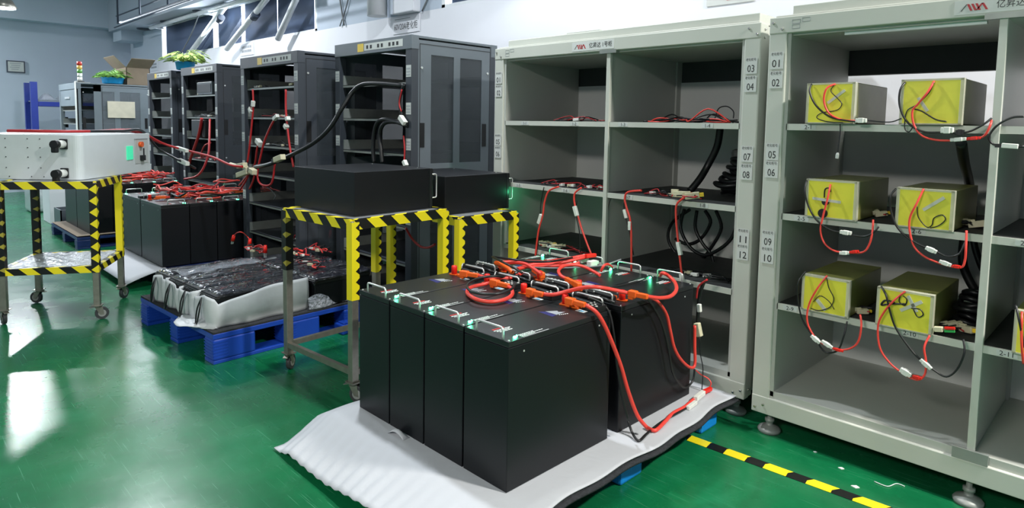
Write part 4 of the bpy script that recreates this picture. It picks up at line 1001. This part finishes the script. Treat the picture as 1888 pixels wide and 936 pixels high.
for zc_ in (1.30, 1.085):
    c = loc2(.115, 0); c.z = zc_
    h_ = MB().obox(c+nrm*.008, (.055, .016, .075), dn).build('handle_mount', 'black_plastic', t, bevel=.004)
    MB().cyl(c+nrm*.016, c+nrm*.085, .029, .029, 20).build('white_barrel', 'white_plastic', h_)
    MB().cyl(c+nrm*.085, c+nrm*.12, .032, .03, 20).build('black_cap', 'black_plastic', h_)
    MB().obox(c+nrm*.105-Vector((0, 0, .035)), (.045, .03, .05), dn).build('latch', 'black_plastic', h_, bevel=.008)
# control panel on the right face
def fp(b_, z): p = loc2(0, b_); p.z = z; return p+dn*.001
def panel_box(b0, b1, z0, z1, d, nm, mm, par):
    c = (fp(b0, z0)+fp(b1, z1))/2
    return MB().obox(c+dn*d/2, ((b1-b0), d, z1-z0), dr, (0, 0, 1)).build(nm, mm, par, bevel=.002)
pn = panel_box(.74, .95, 1.11, 1.325, .004, 'control_panel', 'paper_dim', t)
panel_box(.61, .70, 1.15, 1.265, .008, 'display', 'screen_green', t)
c = fp(.81, 1.275); MB().cyl(c, c+dn*.03, .022, .024, 14).build('stop_button', 'orange', pn)
panel_box(.81, .86, 1.135, 1.18, .03, 'rotary_switch', 'black_plastic', pn)
panel_box(.865, .875, 1.15, 1.24, .012, 'switch_stem', 'black_plastic', pn)
panel_box(.73, .94, 1.318, 1.325, .008, 'name_strip', 'print_grey', t)
zt1 = 1.38
def onbox(pix): return [P(x, y, 'z', zt1) for x, y in pix]
def over(label, m, r, offs, tail, ys, jt, nm):
    head = [loc2(a, b_) for a, b_ in offs]; head = [Vector((p.x, p.y, zt1+r)) for p in head]
    o = tag(MB().tube(head+PP(tail, 'y', ys), r, 8).build(nm, m), label, 'cable')
    for (pa, pb, yy, w) in jt:
        a, b_ = PP([pa, pb], 'y', yy); MB().obox((a+b_)/2, ((b_-a).length, w, w), b_-a).build('joint', 'white_plastic', o, bevel=.003)
over('red cable lying along the top of the white equipment and over to the racks', 'dark_red_cable', .011, [(.52, .05), (.42, .08), (.25, .1), (.12, .3), (.08, .6), (.06, .9)],
     [(300, 264), (340, 276), (390, 289), (425, 304), (447, 307)], [1.95, 2.1, 2.2, 2.25, 2.3], [((326, 272), (345, 278), 2.08, .03)], 'power_cable')
over('black cable lying along the top of the white equipment box', 'black_cable', .011, [(.50, .08), (.40, .12), (.22, .16), (.09, .36), (.04, .65), (.03, .92)],
     [(290, 272), (320, 290), (345, 302), (360, 310)], [1.93, 2.03, 2.1, 2.2], [((330, 295), (346, 302), 2.08, .035)], 'black_cable')
over('second red cable bunched beside the first on the white equipment', 'dark_red_cable', .011, [(.55, .04), (.45, .05), (.30, .055), (.16, .16), (.10, .4), (.09, .85)], [(296, 264)], [1.97], [], 'power_cable')

# ------------------------------------------------------------ dark racks along the wall
def rack(label, X0, X1, Y0, D, H, mp, md, tags=True, shelf_z=(1.80, 1.53, 1.27, 1.0, .72, .44, .16), seed=0, side_open=0., title=True, rear=True, name='equipment_rack', mesh='perforated', panel=False):
    t = thing(name, label, 'rack', ((X0+X1)/2, Y0, 0)); w = .075; Y1 = Y0+D
    for (x, y) in ((X0, Y0), (X1-w, Y0), (X0, Y1-w), (X1-w, Y1-w)):
        p = MB().box(x, x+w, y, y+w*.8, 0, H).build('post', md, t, bevel=.003)
        if y == Y0 and tags:
            mb = MB()
            for z in shelf_z[:5]:
                mb = MB().box(x+.008, x+w-.008, y-.0015, y, z+.03, z+.115)
                s_ = mb.build('sticker', 'paper_dim', p)
                mb = MB()
                for r_ in range(3):
                    for c_ in range(4): mb.box(x+.014+c_*.012, x+.022+c_*.012, y-.0022, y-.0015, z+.04+r_*.022, z+.052+r_*.022)
                mb.build('lettering', 'print_grey', s_)
    mb = MB().box(X0-.002, X1+.002, Y0-.003, Y0+.063, H-.10, H+.001).box(X0-.002, X1+.002, Y1-.063, Y1+.002, H-.1, H+.001).box(X0-.001, X1+.001, Y0+.06, Y1-.06, H-.02, H)
    tp = mb.build('top_frame', mp, t, bevel=.003)
    if title:
        MB().box(X0+.42*(X1-X0), X0+.9*(X1-X0), Y0-.004, Y0-.002, H-.075, H-.022).build('title_sticker', 'paper', tp)
        mb = MB()
        for c_ in range(9):
            if c_ in (2, 5): continue
            xx = X0+(.45+.047*c_)*(X1-X0); mb.box(xx, xx+.026, Y0-.005, Y0-.004, H-.062, H-.036)
        mb.build('lettering', 'ink', tp)
        MB().box(X0+.33*(X1-X0), X0+.41*(X1-X0), Y0-.004, Y0-.002, H-.08, H-.018).build('yellow_sticker', 'yellow_plastic', tp)
    for z in shelf_z:
        s_ = MB().box(X0+w, X1-w, Y0+.03, Y1-.08, z-.004, z).build('shelf', md, t)
        MB().box(X0+w, X1-w, Y0+.03, Y0+.034, z-.02, z).build('front_lip', 'rail_zinc', s_)
        MB().box(X0+w, X0+w+.012, Y0+.03, Y1-.08, z, z+.08).build('side_bracket', 'rail_zinc', s_)
        MB().box(X0+w, X1-w, Y1-.085, Y1-.08, z, z+.08).build('rear_bracket', md, s_)
    if rear:
        dr_ = MB().box(X0+w, X0+w+.06, Y1-.03, Y1-.015, .06, H-.1).box(X1-w-.06, X1-w, Y1-.03, Y1-.015, .06, H-.1).box((X0+X1)/2-.05, (X0+X1)/2+.05, Y1-.03, Y1-.015, .06, H-.1).build('rear_door', md, t)
        for (q0, q1) in ((X0+w+.06, (X0+X1)/2-.05), ((X0+X1)/2+.05, X1-w-.06)): MB().box(q0, q1, Y1-.028, Y1-.02, .06, H-.1).build('mesh_window', 'perforated_dark', dr_)
    # side panels with perforated windows, frame made of bars
    for xa, xb in ((X0+.004, X0+.014), (X1-.014, X1-.002)):
        a0, a1, b0, b1 = .17*D/.81, .38*D/.81, .44*D/.81, .655*D/.81; y0 = Y0+side_open+w*.8; yb = Y1-w*.8
        z0, z1, z2, z3 = .18, .98, 1.20, H-.13
        mb = MB()
        segs = [(y0, Y0+a0), (Y0+a1, Y0+b0), (Y0+b1, yb)]
        for (q0, q1) in segs: mb.box(xa, xb, q0, q1, .06, H-.03)
        for (q0, q1) in ((Y0+a0, Y0+a1), (Y0+b0, Y0+b1)):
            for (s0, s1) in ((.06, z0), (z1, z2), (z3, H-.03)): mb.box(xa, xb, q0, q1, s0, s1)
        sp = mb.build('side_panel', mp, t)
        for (q0, q1) in ((Y0+a0, Y0+a1), (Y0+b0, Y0+b1)):
            for (s0, s1) in ((z0, z1), (z2, z3)): MB().box(xa+.003, xb-.003, q0, q1, s0, s1).build('mesh_window', mesh, sp)
        out = xb if xb > (X0+X1)/2 else xa; sg = 1 if xb > (X0+X1)/2 else -1
        for yy in (Y0+.095, Y0+D-.13):
            MB().box(out-.002, out+.002, yy-.022, yy+.022, 1.32, 1.50).build('latch_slot', 'black_plastic', sp)
        mb = MB()
        for yy, zz in ((Y0+.09, 1.9), (yb-.04, 1.9), (Y0+.09, 1.05), (Y0+.09, .3)): mb.cyl((out, yy, zz), (out+sg*.006, yy, zz), .009, n=8)
        mb.build('lock', 'chrome', sp)
        mb = MB()
        for (q0, q1) in ((y0+.012, y0+.016), (yb-.016, yb-.012)): mb.box(out-.0005, out+.0015*sg if sg > 0 else out+.0005, q0, q1, .1, H-.06)
        mb.box(out-.0005, out+.0015, y0+.012, yb-.012, H-.06, H-.056)
        mb.build('panel_gap', 'black_plastic', sp)
    if panel:
        d_ = MB().box(X0+w, X1-w, Y0+.005, Y0+.02, 1.68, H-.1).build('drawer', mp, t, bevel=.003)
        MB().box(X0+.45, X0+.8, Y0-.006, Y0+.005, 1.80, 1.83).build('handle', 'chrome', d_)
        MB().box(X1-.09, X1, Y0-.006, Y0+.02, 0, H+.02).build('corner_post', 'paper_dim', t)
    return t
rack('nearest dark grey rack with two mesh windows in its side, beside the middle cabinet', -4.92, -3.85, 2.81, .84, 2.13, 'rack_grey', 'rack_dark', seed=1)
rack('second dark grey rack from the middle cabinet, with red leads hanging before it', -6.25, -5.10, 2.57, .80, 2.08, 'rack_dark', 'rack_dark', seed=2)
rack('third dark grey rack from the middle cabinet, holding a grey box on its top shelf', -9.05, -7.85, 2.95, .82, 2.15, 'rack_dark', 'rack_dark', seed=3)
rack('fourth dark grey rack, the narrow one right of the light grey rack', -10.57, -9.52, 2.98, .82, 2.15, 'rack_dark', 'rack_dark', seed=4, rear=False)
t0 = rack('light grey rack at the far left with a beige notice on its meshed side door', -13.5, -12.22, 2.42, 1.12, 2.05, 'rack_light', 'rack_light', tags=False, seed=5, side_open=.28, title=False, rear=True, mesh='perforated_light', panel=True, shelf_z=(1.62, 1.40, 1.18, .9, .6, .3))
o = thing('door_notice', 'blank beige notice taped on the side door of the light grey rack', 'notice', (-12.21, 3.05, 1.62))
MB().box(-12.216, -12.20, 2.84, 3.24, 1.50, 1.77).build('sheet', 'beige_notice', o)
for i, (x, y, z, sx, sy, sz, lab) in enumerate(((-8.4, 3.2, 1.80, .5, .4, .16, 'grey device box on the top shelf of the third dark rack'), (-8.5, 3.1, 1.275, .45, .3, .22, 'black box hanging on the middle shelf of the third dark rack'))):
    o = thing('device_box', lab, 'device', (x, y, z))
    MB().box(x-sx/2, x+sx/2, y-sy/2, y+sy/2, z+.001, z+sz).build('case', ('rack_grey', 'black_plastic')[i], o, bevel=.01)
    MB().box(x-sx/2+.03, x+sx/2-.03, y-sy/2-.004, y-sy/2, z+.03, z+sz-.03).build('face_plate', 'black_plastic', o)
wire_heap('white taped plugs on the top shelf of the second dark rack', -6.1, -5.85, 2.66, 1.80, 12, ['black_cable', 'grey_cable'], 4, connectors=3)
wire_heap('white and grey plugs on the right of the second rack top shelf', -5.4, -5.22, 2.66, 1.80, 13, ['black_cable'], 3, connectors=2)
wire_heap('grey plugs and leads on the second shelf of the second dark rack', -6.0, -5.4, 2.66, 1.53, 14, ['black_cable', 'grey_cable', 'dark_red_cable'], 6, connectors=3)
wire_heap('plugs on the third shelf of the second dark rack', -5.9, -5.3, 2.66, 1.27, 15, ['black_cable', 'grey_cable'], 5, connectors=2)
wire_heap('white plugs on the upper shelf of the third dark rack', -8.7, -8.2, 3.05, 1.80, 16, ['black_cable', 'grey_cable'], 5, connectors=3)
wire_heap('white plugs hanging over the second shelf of the third dark rack', -8.8, -8.1, 3.02, 1.53, 17, ['black_cable', 'grey_cable'], 5, connectors=4)
wire_heap('leads on the middle shelf of the third dark rack', -8.8, -8.1, 3.02, 1.0, 18, ['black_cable', 'dark_red_cable'], 6, connectors=3)
wire_heap('white plugs and dark wires inside the open side of the light grey rack', -12.7, -12.3, 2.5, 1.18, 19, ['black_cable', 'black_cable'], 6, hgt=.15, connectors=4)
# leads hanging in front of the racks
def rl(label, pix, y=2.5, r=.009, m='dark_red_cable', joints=(), name='hanging_lead'):
    ys = y if isinstance(y, (list, tuple)) else [y]*len(pix)
    o = tag(MB().tube(PP(pix, 'y', ys), r, 8).build(name, m), label, 'cable')
    for (pa, pb, w) in joints:
        a, b_ = PP([pa, pb], 'y', ys[0]-.01); MB().obox((a+b_)/2, ((b_-a).length, w, w), b_-a).build('joint', 'white_plastic', o, bevel=.003)
    return o
rl('red lead hanging down the left post of the second dark rack', [(466, 165), (467, 195), (464, 230), (460, 270), (456, 300)], joints=[((467, 186), (466, 196), .03), ((461, 199), (464, 207), .035)])
rl('red lead rising to a white plug on the second rack shelf and looping below', [(508, 217), (498, 235), (487, 262), (480, 290), (475, 315), (476, 332), (484, 341), (497, 341), (503, 330), (507, 300)], joints=[((505, 220), (512, 213), .03)])
rl('red lead below the pair of white plugs in the second dark rack', [(476, 262), (473, 280), (469, 305), (455, 325), (441, 342)], joints=[((474, 258), (480, 266), .04)])
rl('red lead hanging down the right post of the second dark rack', [(527, 165), (527, 200), (530, 235), (535, 275), (541, 308)], joints=[((530, 215), (531, 222), .035), ((526, 230), (529, 236), .035)])
rl('short red lead running down to the packs from the bunched joints', [(460, 318), (452, 335), (442, 350)], y=2.45)
rl('red lead dropping behind the middle of the packs block', [(470, 320), (466, 335), (460, 348)], y=2.45)
rl('thick black cable sweeping from the nearest rack to the second rack', [(745, 158), (700, 154), (668, 156), (648, 172), (630, 200), (608, 236), (580, 262), (548, 280), (520, 293), (495, 303), (470, 308)], [2.8, 2.78, 2.76, 2.72, 2.65, 2.6, 2.55, 2.5, 2.47, 2.45, 2.45], .018, 'black_cable', name='thick_cable')
rl('black cable looping out of the second shelf of the nearest rack, left of two', [(752, 232), (715, 220), (697, 225), (690, 245), (688, 275), (690, 300)], [2.80, 2.80, 2.79, 2.79, 2.79, 2.79], .016, 'black_cable', name='thick_cable')
rl('black cable looping out of the second shelf of the nearest rack, right of two', [(752, 228), (722, 224), (706, 230), (700, 250), (703, 280), (705, 300)], [2.80, 2.80, 2.78, 2.78, 2.78, 2.78], .016, 'black_cable', name='thick_cable')
rl('bundle of thin leads hanging down the right post of the nearest rack', [(745, 155), (737, 185), (741, 215), (745, 232)], 2.79, .012, 'black_cable', joints=[((738, 215), (747, 228), .035)])
rl('red lead hanging beside the right post of the nearest rack', [(741, 165), (736, 190), (740, 205)], 2.78, .005)
rl('short red lead low on the right post of the nearest rack', [(744, 250), (746, 275), (745, 305)], 2.79, .006, joints=[((745, 296), (749, 306), .03)])
rl('red lead drooping under the nearer striped cart before the rack side', [(748, 420), (760, 440), (775, 454), (790, 456), (802, 450)], 2.62, .008)
rl('white bunched joints where the cables meet above the packs block, left', [(425, 302), (440, 306), (455, 308)], 2.42, .016, 'cream_plastic', name='cable_joint')
for (a, b_, lab) in (((439, 323), (458, 316), 'yellowed label tag on the cables above the packs block'), ((508, 295), (522, 289), 'cream joint on the sweeping thick black cable'), ((440, 306), (452, 304), 'white joint where the red cable reaches the second rack'), ((462, 313), (470, 318), 'small white joint in the bunch above the packs block')):
    p, q = PP([a, b_], 'y', 2.41); o = thing('cable_joint', lab, 'connector', p)
    MB().obox((p+q)/2, ((q-p).length, .045, .045), q-p).build('housing', 'cream_plastic', o, bevel=.004)
    MB().obox(p-(q-p)*.2, ((q-p).length*.3, .03, .03), q-p).build('boot', 'black_plastic', o)
rl('red leads running down the left of the third dark rack', [(372, 218), (366, 250), (352, 290), (348, 305)], 2.93, .018)
rl('red lead arching at the right of the third dark rack down to the packs', [(387, 220), (386, 260), (384, 285), (375, 310), (362, 325), (340, 330)], [2.9, 2.8, 2.75, 2.7, 2.65, 2.6], .012)
rl('red lead bowed inside the third dark rack', [(388, 263), (378, 268), (372, 280), (371, 290)], 2.9, .010)
# tangle of cables over the mid distance and farthest blocks
rnd = random.Random(11)
def tangle(x0, x1, y0, y1, z, n, grp, lab, mats_=('red_cable', 'dark_red_cable', 'black_cable', 'red_cable')):
    for k in range(n):
        cx_, cy_ = rnd.uniform(x0, x1), rnd.uniform(y0, y1); pts = []; a = rnd.uniform(0, 6.28); da = rnd.uniform(-.9, .9)
        p = Vector((cx_, cy_, 0))
        for j in range(7):
            pts.append((min(max(p.x, x0), x1), min(max(p.y, y0), y1), z+.015+.014*(k % 5)+abs(rnd.gauss(0, .02))))
            p += Vector((math.cos(a), math.sin(a), 0))*.13; a += da
        o = MB().tube(pts, rnd.choice((.007, .009, .010)), 7).build('tangled_cable', mats_[k % len(mats_)])
        nm_ = ('red', 'dark red', 'black', 'red')[k % 4]; tag(o, nm_+' '+lab, 'cable', nm_+' '+grp)
zC = .155+PH
tangle(-7.5, -6.45, 2.15, 3.05, zC, 34, 'cables tangled on the mid distance packs', 'cable in the tangle on top of the mid distance packs')
tangle(-9.7, -8.8, 1.95, 2.75, zC, 30, 'cables tangled on the farthest packs', 'cable in the tangle on top of the farthest packs')
for k in range(5):
    q = Vector((-6.75, 1.99+.247*k, zC+.03)); o = thing('orange_plug', 'orange plug on the mid distance packs, %s from the striped cart' % nth[k], 'connector', q)
    MB().obox(q, (.09, .03, .03), (.35, 1, 0)).build('housing', 'orange', o, bevel=.004); MB().obox(q+Vector((.02, .055, 0)), (.04, .02, .02), (.35, 1, 0)).build('boot', 'red_cable', o)
rl('pale wire curling off the packs near the rack leads', [(505, 368), (508, 360), (500, 350), (488, 342)], 2.75, .006, 'grey_cable', name='thin_cable')

# ------------------------------------------------------------ bagged packs on the dark blue pallet
RZ = math.radians(3.2); PO = Vector((-4.66, 2.02, .2))
def bag_pack(i, lx, y0, y1, foam, label):
    """local pallet frame, lx: left edge"""
    w = .245; h = .205; t = thing('wrapped_pack', label, 'battery', PO, RZ)
    xa, xb = lx, lx+w-.008
    MB().box(xa+.006, xb-.006, y0+.012, y1-.01, .012, h).build('case', 'battery_black', t, world=False, bevel=.006)
    MB().grid(lambda u, v: (xa+.003+(xb-xa-.006)*u, y0+.004+(y1-y0-.01)*v, h+.010+.006*math.sin(v*9+u*4+i)*math.sin(u*math.pi)+.004*math.sin(u*31+v*3+i*2)-.03*(max(0, .06-v)/.06)-.02*max(0, (abs(u-.5)-.42))/.08), 14, 40).build('film_cover', 'crinkle_film', t, world=False, solid=.003)
    MB().box(xa+.004, xb-.004, y0+.006, y1-.006, h-.035, h-.01).build('lid_rim', 'black_plastic', t, world=False, bevel=.004)
    if foam:
        k = 60
        def fn(u, v):
            if u < .28: s = u/.28; x, y = xa, y1-(y1-y0)*s
            elif u < .5: s = (u-.28)/.22; x, y = xa+(xb-xa)*s, y0
            else: s = (u-.5)/.5; x, y = xb, y0+(y1-y0)*s
            top = h-.02+.018*math.sin(u*19+i*2)
            if i == 3 and u > .5: top = h-.055+.085*math.sin(min(1, s*1.15)*math.pi*.5)-.01*s
            z = .003+(top-.003)*v
            ox = (.006+.014*math.sin(v*3)+.010*math.sin(u*26+i))*(1 if u > .5 else (-1 if u < .28 else 0))
            oy = -(.006+.016*math.sin(v*2.6)+.010*math.sin(u*40+i)) if .28 <= u < .5 else 0
            if i == 3 and v < .1 and u > .27: oy -= .05*(1-v/.1)*max(0, 1-abs(u-.4)/.14); 
            if u > .5: ox = ox*(1 if i == 3 else .2)
            if u < .28: ox *= .2
            return (x+ox, y+oy, z)
        MB().grid(fn, k, 10).build('foam_bag', 'foam_bag', t, world=False, solid=.003)
        q = Vector((xa+.12, y0-.03, h-.02))
        MB().tube([q, q+Vector((.045, -.03, -.05)), q+Vector((.01, -.035, -.15)), q+Vector((-.025, -.03, -.165)), q+Vector((-.02, -.02, -.07)), q+Vector((.002, 0, 0))], .005, 6).build('cord_loop', 'black_cable', t, world=False)
    return t
pos = ['leftmost', 'second from the left', 'third from the left', 'nearest, with a tall white foam side']
for i in range(4): bag_pack(i, -.445+.252*i, -.56, .08, True, 'pack in a white foam bag on the pallet, '+pos[i])
pos = ['leftmost', 'second from the left', 'third from the left', 'nearest the striped cart']
for i in range(4): bag_pack(i, -.40+.252*i, .10, .58, False, 'film covered pack in the pallet rear row, '+pos[i])
o = thing('plastic_film', 'crumpled clear plastic film beside the rear packs on the dark blue pallet', 'plastic film', PO, RZ)
MB().grid(lambda u, v: (.60-.02*v+.02*math.sin(u*9), .06+.5*u, .01+.075*v*(1+.3*math.sin(u*12))), 24, 8).build('film', 'clear_film', o, world=False, solid=.002)
o = thing('foam_flap', 'loose white foam tongue on the near left corner of the dark blue pallet', 'foam sheet', PO, RZ)
MB().grid(lambda u, v: (.20+.38*u-.08*v, -.555-.15*v*max(0, math.sin(u*math.pi))**.7, .010+.022*(1-v)*math.sin(u*math.pi)+.004*math.sin(u*19)), 16, 8).build('sheet', 'foam_bag', o, world=False, solid=.003)
def clip(pix_top, pix_bot, lab, z=.432, y=None):
    b_ = P(*pix_bot, 'z', z); a = P(*pix_top, 'y', b_.y); t = thing('test_clip', lab, 'clip', b_)
    MB().cyl(a, a+(b_-a)*.62, .012, .017, 10).build('sleeve', 'red_plastic', t)
    MB().obox(a+(b_-a)*.8, ((b_-a).length*.42, .02, .008), (b_-a)).build('jaw', 'chrome', t)
    return a
clip((431, 434), (428, 449), 'red test clip standing at the left end of the arched red lead', y=2.05)
clip((461, 440), (459, 459), 'red test clip at the right end of the arched red lead', y=2.05)
clip((489, 452), (489, 474), 'red test clip on the film just left of the cart leg', y=2.0)
clip((571, 418), (572, 438), 'red test clip under the cart rail, left of two', y=2.5)
clip((609, 424), (609, 447), 'red test clip under the cart rail, right of two', y=2.5)
rl('thin red lead arched between two red clips on the bagged packs', [(431, 435), (437, 429), (446, 428), (455, 435), (461, 442)], [P(428, 449, 'z', .432).y, 2.05, 2.0, P(459, 459, 'z', .432).y, P(459, 459, 'z', .432).y], .004, 'red_cable', name='thin_lead')
def lheap(lab, px, py, z, s, sx=.28, n=8, c=4):
    q = P(px, py, 'z', z); return wire_heap(lab, q.x-sx/2, q.x+sx/2, q.y, z, s, ['black_cable', 'dark_red_cable', 'black_cable', 'red_cable'], n, r=.005, hgt=.04, connectors=c)
lheap('heap of cream and black plugs between the bag rows, left of the cart leg', 470, 462, .44, 41)
lheap('plugs and red wires on the rear packs, just right of the cart leg', 548, 468, .44, 42, c=4)
lheap('plugs and wires on the rear packs under the cart rail', 590, 462, .44, 43, c=4)
lheap('white plug and wires at the near end of the rear packs', 575, 488, .44, 44, n=4, c=2)
lheap('plugs on the far end of the rear packs behind the cart leg', 560, 445, .44, 45, n=5, c=3)
t = thing('blue_block', 'small blue plastic block on the floor behind the bare legged cart', 'block', P(635, 605, 'z', 0))
q = P(635, 612, 'z', .0); MB().box(q.x-.06, q.x+.06, q.y-.05, q.y+.05, .0, .07).build('block', 'pallet_blue', t, bevel=.01)
MB().box(q.x-.04, q.x+.04, q.y-.03, q.y+.03, .07, .078).build('grip', 'pallet_blue', t, bevel=.003)

o = thing('film_strip', 'long pale translucent film strip lying over the bagged packs', 'plastic film', PO, RZ)
MB().grid(lambda u, v: (-.30+.20*v-.06*u, -.50+.60*u, .219+.010*math.sin(v*3.1)+.004*math.sin(u*22+v*4)), 24, 6).build('sheet', 'clear_film', o, world=False, solid=.003)
# ------------------------------------------------------------ plants, signal tower, box, blue shelving, far clutter
def plant(label, c, s, m, n, seed, pw):
    rnd = random.Random(seed); c = Vector(c); t = thing('potted_plant', label, 'plant', c)
    MB().lathe(c, [(pw*.8, 0), (pw, .01), (pw*1.1, .12*s/.3), (pw*1.18, .125*s/.3), (pw*1.15, .14*s/.3)], 16).build('pot', 'pot_blue', t)
    MB().lathe(c+Vector((0, 0, .135*s/.3)), [(pw*1.05, 0), (pw*1.0, .004)], 16).build('soil', 'felt', t)
    zt_ = c.z+.13*s/.3; leaves = MB(); stems = MB()
    for k in range(n):
        a = rnd.uniform(0, 6.28); L = s*rnd.uniform(.4, 1.1); up_ = rnd.uniform(.15, 1.0)
        p0 = Vector((c.x, c.y, zt_)); p1 = p0+Vector((math.cos(a)*L*.5, math.sin(a)*L*.5, L*up_*.7)); p2 = p0+Vector((math.cos(a)*L, math.sin(a)*L, L*up_*.55))
        stems.tube([p0, p1, p2], .004, 4, sub=3)
        d = (p2-p1).normalized(); sd = d.cross(Vector((0, 0, 1))).normalized()*s*.16; Lf = s*rnd.uniform(.25, .4)
        nb = len(leaves.v); dn_ = Vector((0, 0, -s*.08))
        leaves.v += [tuple(p2-d*Lf*.2), tuple(p2+d*Lf*.2+sd*.8), tuple(p2+d*Lf*.2-sd*.8+dn_*.3), tuple(p2+d*Lf*.6+sd*.6+dn_*.6), tuple(p2+d*Lf*.6-sd*.6+dn_*.7), tuple(p2+d*Lf+dn_*1.5), tuple(p2+d*Lf*.3+dn_*.9)]
        leaves.face([nb, nb+1, nb+6]); leaves.face([nb, nb+6, nb+2]); leaves.face([nb+1, nb+3, nb+6]); leaves.face([nb+6, nb+4, nb+2]); leaves.face([nb+3, nb+5, nb+6]); leaves.face([nb+6, nb+5, nb+4])
    stems.build('stems', m, t); leaves.build('foliage', m, t, solid=.002)
plant('bushy green plant in a blue pot on top of the light grey rack', (-12.42, 2.98, 2.06), .22, 'leaf', 120, 5, .15)
plant('pale green trailing plant in a blue pot on top of the fourth dark rack', (-9.40, 3.12, 2.155), .24, 'leaf_light', 90, 6, .11)
t = thing('signal_tower', 'slim signal tower with red amber and green bands on the light grey rack', 'signal light', (-12.35, 2.5, 2.06))
for k, m_ in enumerate(('white_plastic', 'white_plastic', 'signal_green', 'signal_amber', 'signal_red')):
    MB().cyl((-12.35, 2.5, 2.08+.062*k), (-12.35, 2.5, 2.08+.062*k+.058), .036, n=16).build('lens', m_, t)
MB().cyl((-12.35, 2.5, 2.055), (-12.35, 2.5, 2.08), .06, n=16).build('base', 'rubber', t)
MB().box(-12.45, -12.24, 2.44, 2.62, 2.052, 2.056).build('mount_plate', 'white_plastic', t)
t = thing('cardboard_box', 'open brown cardboard box on the light grey rack behind the plant', 'box', (-12.7, 3.3, 2.055))
mb = MB().box(-13.0, -12.3, 3.15, 3.16, 2.055, 2.34).box(-13.0, -12.3, 3.5, 3.51, 2.055, 2.34).box(-13.0, -12.99, 3.15, 3.51, 2.055, 2.34).box(-12.31, -12.3, 3.15, 3.51, 2.055, 2.34).box(-13, -12.3, 3.15, 3.51, 2.052, 2.06)
mb.build('walls', 'cardboard', t)
MB().prism([(-12.3, 3.15, 2.34), (-12.3, 3.51, 2.34), (-12.12, 3.55, 2.48), (-12.12, 3.19, 2.48)], (0, 0, .006)).build('flap', 'cardboard', t)
MB().prism([(-13, 3.15, 2.34), (-12.3, 3.15, 2.34), (-12.32, 2.98, 2.52), (-12.98, 2.98, 2.52)], (0, 0, .006)).build('flap', 'cardboard', t)
t = thing('blue_shelving', 'blue steel shelving against the far left wall', 'shelving', (-14.9, 2.3, 0))
for (x, y) in ((-15.0, 2.2), (-15.0, 3.6), (-14.4, 2.2), (-14.4, 3.6)): MB().box(x-.05, x+.05, y-.05, y+.05, 0, 2.12 if y < 3 else 1.9).build('post', 'desk_blue', t)
for z in (.3, 1.2, 1.75):
    MB().box(-15.02, -14.98, 2.2, 3.6, z-.06, z+.02).build('beam', 'desk_blue', t); MB().box(-14.42, -14.38, 2.2, 3.6, z-.06, z+.02).build('beam', 'desk_blue', t)
    MB().box(-15.0, -14.4, 2.2, 3.6, z+.02, z+.04).build('shelf_board', 'rack_light', t)
t = thing('crumpled_bags', 'crumpled clear bags on the top of the blue shelving', 'bags', (-14.7, 2.9, 1.79))
MB().grid(lambda u, v: (-14.98+.56*u, 2.3+1.2*v, 1.80+.14*math.sin(u*3.14)*abs(math.sin(v*14))), 14, 30).build('film', 'clear_film', t, solid=.003)
for (x, y, sz, m_, lab, nm) in ((-12.6, 1.98, (.5, .4, .55), 'sheet_silver', 'silvery wrapped bundle standing on the floor far behind the left cart', 'wrapped_bundle'), (-11.2, 2.05, (.5, .5, .5), 'wall_white', 'white carton on the floor behind the left cart legs', 'carton')):
    t = thing(nm, lab, 'bundle' if nm[0] == 'w' else 'box', (x, y, 0))
    MB().box(x-sz[0]/2, x+sz[0]/2, y-sz[1]/2, y+sz[1]/2, 0, sz[2]).build('body', m_, t, bevel=.05 if nm[0] == 'w' else .006, seg=3)
    MB().box(x-sz[0]/2-.004, x+sz[0]/2+.004, y-.03, y+.03, sz[2]-.1, sz[2]+.003).build('strap', 'paper_dim', t)
t = thing('grey_crate', 'small dark grey crate on the floor beside the farthest pallet', 'crate', (-10.3, 1.95, 0))
mb = MB(); x0, x1, y0, y1 = -10.55, -10.15, 1.78, 2.1
mb.box(x0, x1, y0, y0+.015, 0, .28).box(x0, x1, y1-.015, y1, 0, .28).box(x0, x0+.015, y0, y1, 0, .28).box(x1-.015, x1, y0, y1, 0, .28).box(x0, x1, y0, y1, 0, .02)
mb.build('body', 'rack_grey', t); MB().box(x1, x1+.006, y0+.12, y1-.08, .1, .2).build('grip_hole', 'black_plastic', t)
